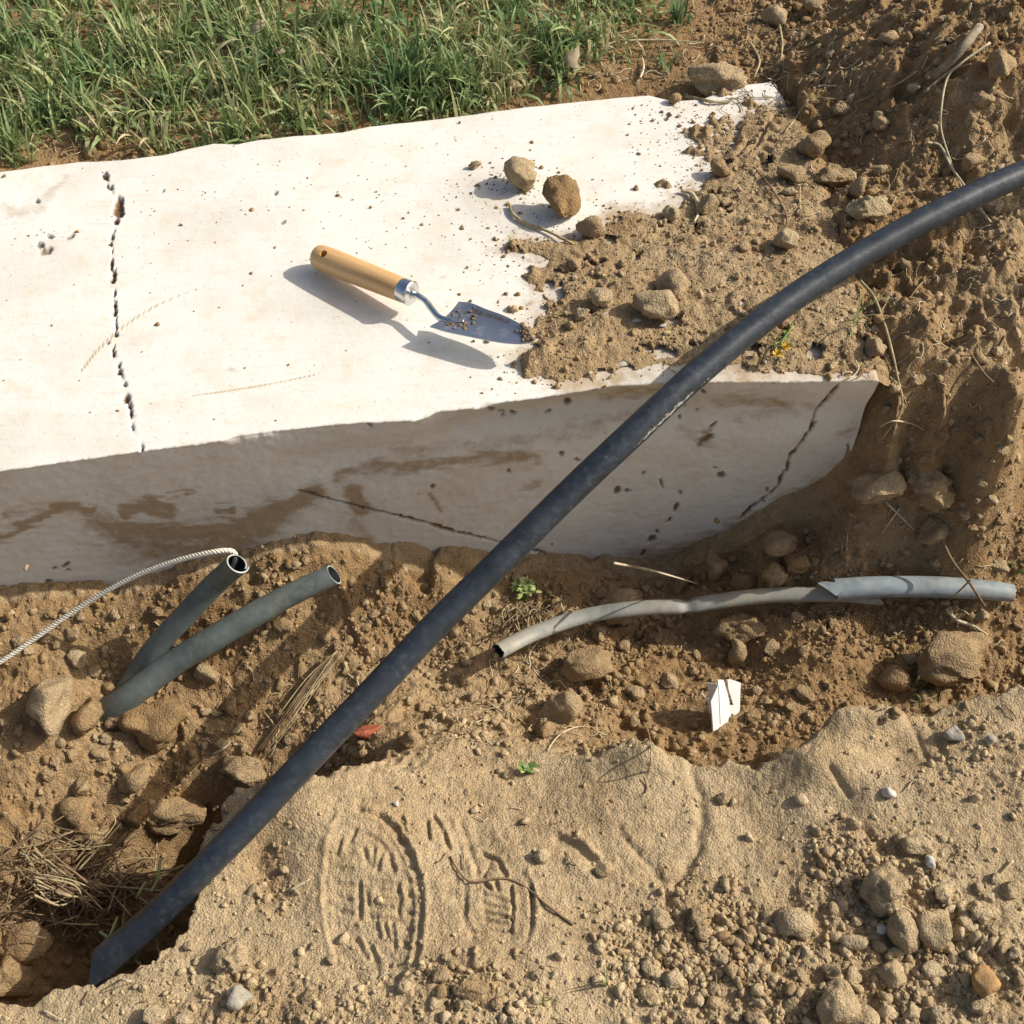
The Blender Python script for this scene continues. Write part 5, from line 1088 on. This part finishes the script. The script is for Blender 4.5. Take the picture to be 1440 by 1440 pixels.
for k, (a, b) in enumerate([((1245,705),(1285,745)), ((1265,715),(1240,750))]): straw([a, b], 3, M_pale, ['pale straw on the lump in the right bank', 'crossing straw on the lump in the right bank'][k], 'straw', 'straw')
# straw bundle
def bundle():
    p0 = hit(420, 990); e = bpy.data.objects.new('straw_bundle', None); SC.collection.objects.link(e); e.location = tuple(p0); tag(e, 'bundle of reddish dry stalks in the trench left of the black pipe', 'straw bundle')
    for k in range(14):
        o1, o2 = rng.normal(0, 7), rng.normal(0, 5); q = strawpath([(474+o2, 915+abs(o2), .010), (445+o1*.8, 955+o2, .014), (410+o1, 1005+o2, .012), (368+o1*1.1, 1060+o2*.6, .004)][: rng.integers(3, 5)], 0, 5)
        m = MB(); Vv, Ff = tube_vf(q, px(q[0], rng.uniform(1.1, 2.3))/2, 6); m.add(Vv, Ff); o = m.build('stalk', [M_root if k % 2 == 0 else M_straw], e); o.matrix_parent_inverse = Matrix.Translation(-Vector(p0))
bundle()
def hay():
    m = MB()
    for k in range(260):
        u, v = 118+rng.normal(0, 62), 1262+rng.normal(0, 34)
        if u > 225-.2*(v-1262) or v > 1345: continue
        p = hit(u, v); a = rng.normal(.35, .7) if rng.uniform() < .6 else rng.uniform(0, 3.14); L = rng.uniform(.03, .11); d = np.array((math.cos(a), math.sin(a)*.8, 0)); z = max(p[2], -.46)+rng.uniform(.005, .055)
        c = np.array((p[0], p[1], z)); bend = rng.normal(0, .006, 3); q = spline([c-d*L/2, c+bend, c+d*L/2+np.array((0, 0, rng.normal(0, .01)))], 4)
        Vv, Ff = tube_vf(q, rng.uniform(.0004, .0013), 5); m.add(Vv, Ff, [0, 1, 1, 2, 1, 2][rng.integers(6)])
    for k in range(26):
        t = rng.uniform(0, 1); p = P(20+rng.uniform(0, 60), 1190+rng.uniform(0, 75), -.32); e = P(120+rng.uniform(-20, 30), 1262+rng.uniform(-15, 20), -.37)
        q = spline([p, (p+e)/2+rng.normal(0, .006, 3), e], 5); Vv, Ff = tube_vf(q, rng.uniform(.0005, .0014), 5); m.add(Vv, Ff, [0, 1][k % 2])
    o = m.build('dry_straw', [M_straw, M_root, M_root, M_straw]); tag(o, 'tangle of dry straw and roots lying in the lower left hole', 'dry straw', kind='stuff')
    m = MB()
    for uvs in [[(225,1210),(222,1235),(212,1255)], [(205,1240),(196,1255)], [(165,1290),(150,1325),(135,1345)], [(140,1310),(150,1318)]]:
        q = spline([P(u, v, -.345) for u, v in uvs]+([P(uvs[-1][0]-4, uvs[-1][1]+8, -.35)] if len(uvs) < 3 else []), 5); m.add(*tube_vf(q, .0016, 5), 0, .8)
    o = m.build('green_shoots', [M_green]); tag(o, 'small yellow green shoots among the dry straw in the hole', 'shoots', kind='stuff')
hay()
def fibres():
    m = MB(); specs = [(1110,0,1440,330,210,1.0), (1000,0,1200,150,200,1.3), (1180,380,1440,620,120,1), (640,900,860,1040,120,1), (700,830,900,920,60,1), (1100,700,1440,1000,90,1), (200,860,520,1060,60,.8), (0,165,120,225,30,1), (780,60,1000,125,90,1), (500,1080,1440,1440,60,.6), (760,300,1200,520,40,.7), (20,1300,420,1440,20,.7)]
    for u0, v0, u1, v1, n_, s in specs:
        for _ in range(n_):
            u, v = rng.uniform(u0, u1), rng.uniform(v0, v1); p = hit(u, v); a = rng.uniform(0, 6.28); L = s*rng.uniform(.006, .035); pts = []; c = p+np.array((0, 0, .002))
            for k in range(4):
                x, y = c[0], c[1]; z = float(surf(x, y)); pts.append((x, y, z+rng.uniform(.0008, .004))); a += rng.normal(0, .7); c = c+np.array((math.cos(a), math.sin(a), 0))*L/3
            if np.ptp(np.array(pts)[:, 2]) > .02: continue
            m.add(*tube_vf(spline(pts, 3), rng.uniform(.0003, .0009), 4), int(rng.integers(3)))
    o = m.build('root_fibres', [M_straw, M_root, M_pale]); tag(o, 'fine dry rootlets and straw bits strewn over the dug soil', 'rootlets', kind='stuff')
fibres()

# ------------------------------------------------------------------ small things
def plate(name, poly, p0, nrm, th, material, parent, inv, ridge=0):
    p0, nrm = np.array(p0), np.array(nrm, float); nrm /= np.linalg.norm(nrm); o_ = np.array((0, 0, CAM_H)); Q = []
    for u, v in poly:
        a, b = (u-720)/FOC, (720-v)/FOC; d = np.array((a, CP+b*SP, -SP+b*CP)); t = (p0-o_).dot(nrm)/d.dot(nrm); Q.append(o_+d*t)
    bm = bmesh.new(); vs = [bm.verts.new(tuple(q)) for q in Q]; f = bm.faces.new(vs); r = bmesh.ops.extrude_face_region(bm, geom=[f])
    for e in r['geom']:
        if isinstance(e, bmesh.types.BMVert): e.co -= Vector(nrm*th)
    bmesh.ops.recalc_face_normals(bm, faces=bm.faces); bmesh.ops.triangulate(bm, faces=bm.faces)
    me = bpy.data.meshes.new(name); bm.to_mesh(me); bm.free(); me.materials.append(material); o = link(name, me, parent); o.matrix_parent_inverse = inv; return o
c_ = lambda l: [(960+x/12, 940+y/12) for x, y in l]
w0 = hit(1018, 1018); wl = bpy.data.objects.new('plastic_shard', None); SC.collection.objects.link(wl); wl.location = tuple(w0); iv = Matrix.Translation(-Vector(w0)); tag(wl, 'broken white plastic strip standing upright in the trench soil', 'plastic strip')
plate('strip', c_([(595,195),(690,195),(730,300),(790,560),(810,1000),(640,1000),(520,1060),(480,555),(600,285)]), w0, (.50, -.62, .60), .0022, M_white, wl, iv)
plate('strip', c_([(760,195),(830,190),(980,245),(955,1000),(790,1000),(785,640),(860,620),(770,330)]), w0+np.array((.001, .0035, 0)), (.45, -.7, .55), .002, M_white, wl, iv)
plate('strip', c_([(410,240),(570,262),(590,285),(480,555),(500,1060),(440,1000),(440,560)]), w0+np.array((0, .008, 0)), (-.75, -.6, .35), .0015, M_white, wl, iv)
plate('strip', c_([(325,410),(450,540),(440,570),(320,430)]), w0+np.array((0, .002, 0)), (0, -.8, .6), .001, M_white, wl, iv)
plate('rib', c_([(612,300),(630,300),(660,930),(640,930)]), w0-np.array((0, .0012, 0)), (.50, -.62, .60), .0012, M_white, wl, iv)
rock(516, 1028, 44, 22, 'red brick shard peeping from under the black pipe', 77, material=M_brick, name='brick_shard', cat='brick shard', rough=.4, facets=9, rot=.25)
# little chips of stone on the soil
for k, (u, v, a, b, lb) in enumerate([(895,451,14,6,'thin white chip under the loaf shaped lump'), (932,458,12,6,'white chip right of the thin white chip'), (878,508,26,8,'long white chip in the soil near the slab edge'), (1075,507,6,7,'tiny pale chip left of the yellow flower'), (1040,427,7,6,'tiny white chip on the soil left of the black pipe')]):
    rock(u, v, a, b, lb, 40+k, material=M_slab if 0 else M_pebw, name='stone_chip', cat='stone chip', rough=.2, facets=8, sub=I2 if len(I2[0]) < 200 else I2, sink=.3, rot=.3)
def flower():
    p = hit(1097, 492); e = bpy.data.objects.new('yellow_flower', None); SC.collection.objects.link(e); e.location = tuple(p); iv = Matrix.Translation(-Vector(p)); tag(e, 'two yellow flower heads on a green stem below the black pipe', 'flower')
    for du, dv in ((-3, 7), (10, -4)):
        c = P(1095+du, 492+dv, p[2]+.010); m = MB()
        for k in range(34):
            a = rng.uniform(0, 6.28); t = np.array((math.cos(a), math.sin(a), rng.uniform(.1, 1.2))); t /= np.linalg.norm(t); s = np.cross(t, (0, 0, 1)); s /= np.linalg.norm(s)+1e-6; L = rng.uniform(.004, .0075)
            m.add([c-s*.0007, c+t*L*.6-s*.0012, c+t*L, c+t*L*.6+s*.0012], [[0, 1, 2, 3]])
        o = m.build('flower_head', [M_yellow], e, False); o.matrix_parent_inverse = iv
    m = MB(); m.add(*tube_vf(spline([P(1094, 498, p[2]+.008), P(1100, 480, p[2]+.01), P(1110, 465, p[2]+.006), P(1116, 452, p[2])], 5), .0012, 6), 0, .4)
    for k in range(14):
        c = P(1098+rng.uniform(-8, 16), 480+rng.uniform(-14, 8), p[2]+rng.uniform(.002, .01)); a = rng.uniform(0, 6.28); t = np.array((math.cos(a), math.sin(a), .3))*.006; s = np.array((-t[1], t[0], 0))*.25; m.add([c-s, c+t*.5-s, c+t, c+s], [[0, 1, 2, 3]], 0, rng.uniform(.2, .8))
    o = m.build('stem', [M_green], e); o.matrix_parent_inverse = iv
flower()
def weed(u, v, n_, spread, size, label, tn, stem=True, lift=.02):
    p = hit(u, v); e = bpy.data.objects.new('weed', None); SC.collection.objects.link(e); e.location = tuple(p); iv = Matrix.Translation(-Vector(p)); tag(e, label, 'weed')
    tips = []
    for k in range(n_):
        d = rng.normal(0, 1, 3); d /= np.linalg.norm(d); tips.append(p+d*np.array((spread, spread*.8, spread*.35))*rng.uniform(.3, 1)+np.array((0, 0, lift)))
    ms = MB(); ml = MB()
    for c in tips:
        if stem: ms.add(*tube_vf(spline([p+rng.normal(0, .002, 3), (p+c)/2+np.array((0, 0, .004)), c], 3), .0006, 4), 0, .5)
        for q in range(2):
            a = rng.uniform(0, 6.28); t = np.array((math.cos(a), math.sin(a), rng.uniform(-.2, .9))); t = t/np.linalg.norm(t)*size*rng.uniform(.6, 1.2); s = np.cross(t, (0, 0, 1.0)); s = s/(np.linalg.norm(s)+1e-9)*np.linalg.norm(t)*.25; up = np.array((0, 0, size*.12))
            ml.add([c, c+t*.35-s+up, c+t*.75-s*.7, c+t, c+t*.75+s*.7, c+t*.35+s+up], [[0, 1, 2, 5], [2, 3, 4, 5]], 0, float(np.clip(rng.normal(tn, .2), 0, 1)))
    if stem: o = ms.build('stem', [M_green], e); o.matrix_parent_inverse = iv
    o = ml.build('leaf', [M_green], e); o.matrix_parent_inverse = iv
weed(737, 842, 46, .017, .008, 'pale green curly weed in the trench right of the black pipe', 1.0, lift=.024)
weed(742, 1086, 7, .006, .011, 'tiny green seedling on the edge of the trodden bank', .35, lift=.008)
weed(1112, 478, 10, .008, .006, 'small dark green leaves behind the yellow flowers', .1, lift=.006) if 0 else None
# dead roots under the weed
m = MB(); p = hit(742, 880)
for k in range(46):
    q0 = hit(742+rng.normal(0, 20), 855+rng.uniform(-8, 8))+np.array((0, 0, .008)); q1 = hit(745+rng.normal(0, 36), 900+rng.uniform(-15, 25))+np.array((0, 0, .004)); m.add(*tube_vf(spline([q0, (q0+q1)/2+rng.normal(0, .006, 3)+np.array((0, 0, .01)), q1], 4), rng.uniform(.0004, .001), 4), int(rng.integers(2)))
o = m.build('root_mat', [M_root, M_straw]); tag(o, 'matted dark roots hanging below the pale green weed', 'roots', kind='stuff')
def deadleaf(u, v, s, label, rot, lift=.03):
    p = P(u, v, lift); m = MB(); n_ = 9; a = np.linspace(0, 2*math.pi, n_, endpoint=False); r = s*(1+.3*rng.normal(0, 1, n_)); ring = [p+np.array((math.cos(t)*r[i]*1.2*math.cos(rot)-math.sin(t)*r[i]*.6*math.sin(rot), math.cos(t)*r[i]*1.2*math.sin(rot)+math.sin(t)*r[i]*.6*math.cos(rot), .35*r[i]*math.sin(t+1))) for i, t in enumerate(a)]
    dn = np.array((0, 0, -.0005)); V_ = ring+[q+dn for q in ring]+[p+np.array((0, 0, -.003)), p+np.array((0, 0, -.0035))]; k = n_
    F = [[i, (i+1) % k, 2*k, 2*k] for i in range(k)]+[[k+(i+1) % k, k+i, 2*k+1, 2*k+1] for i in range(k)]+[[i, k+i, k+(i+1) % k, (i+1) % k] for i in range(k)]
    m.add(V_, F); o = m.build('dead_leaf', [M_deadleaf], loc=tuple(p)); tag(o, label, 'dead leaf')
deadleaf(362, 38, .016, 'pale brown dead leaf lying in the grass near the top', .3, .035)
deadleaf(808, 84, .014, 'tan dry leaf standing at the grass edge near the top centre', 1.3, .018)
deadleaf(392, 72, .010, 'torn pale dead leaf right below the larger leaf in the grass', -.4, .025)
print('tris', sum(sum(len(p.vertices)-2 for p in o.data.polygons) if len(o.data.polygons) < 5000 else len(o.data.loops)-2*len(o.data.polygons) for o in SC.objects if o.type == 'MESH'))
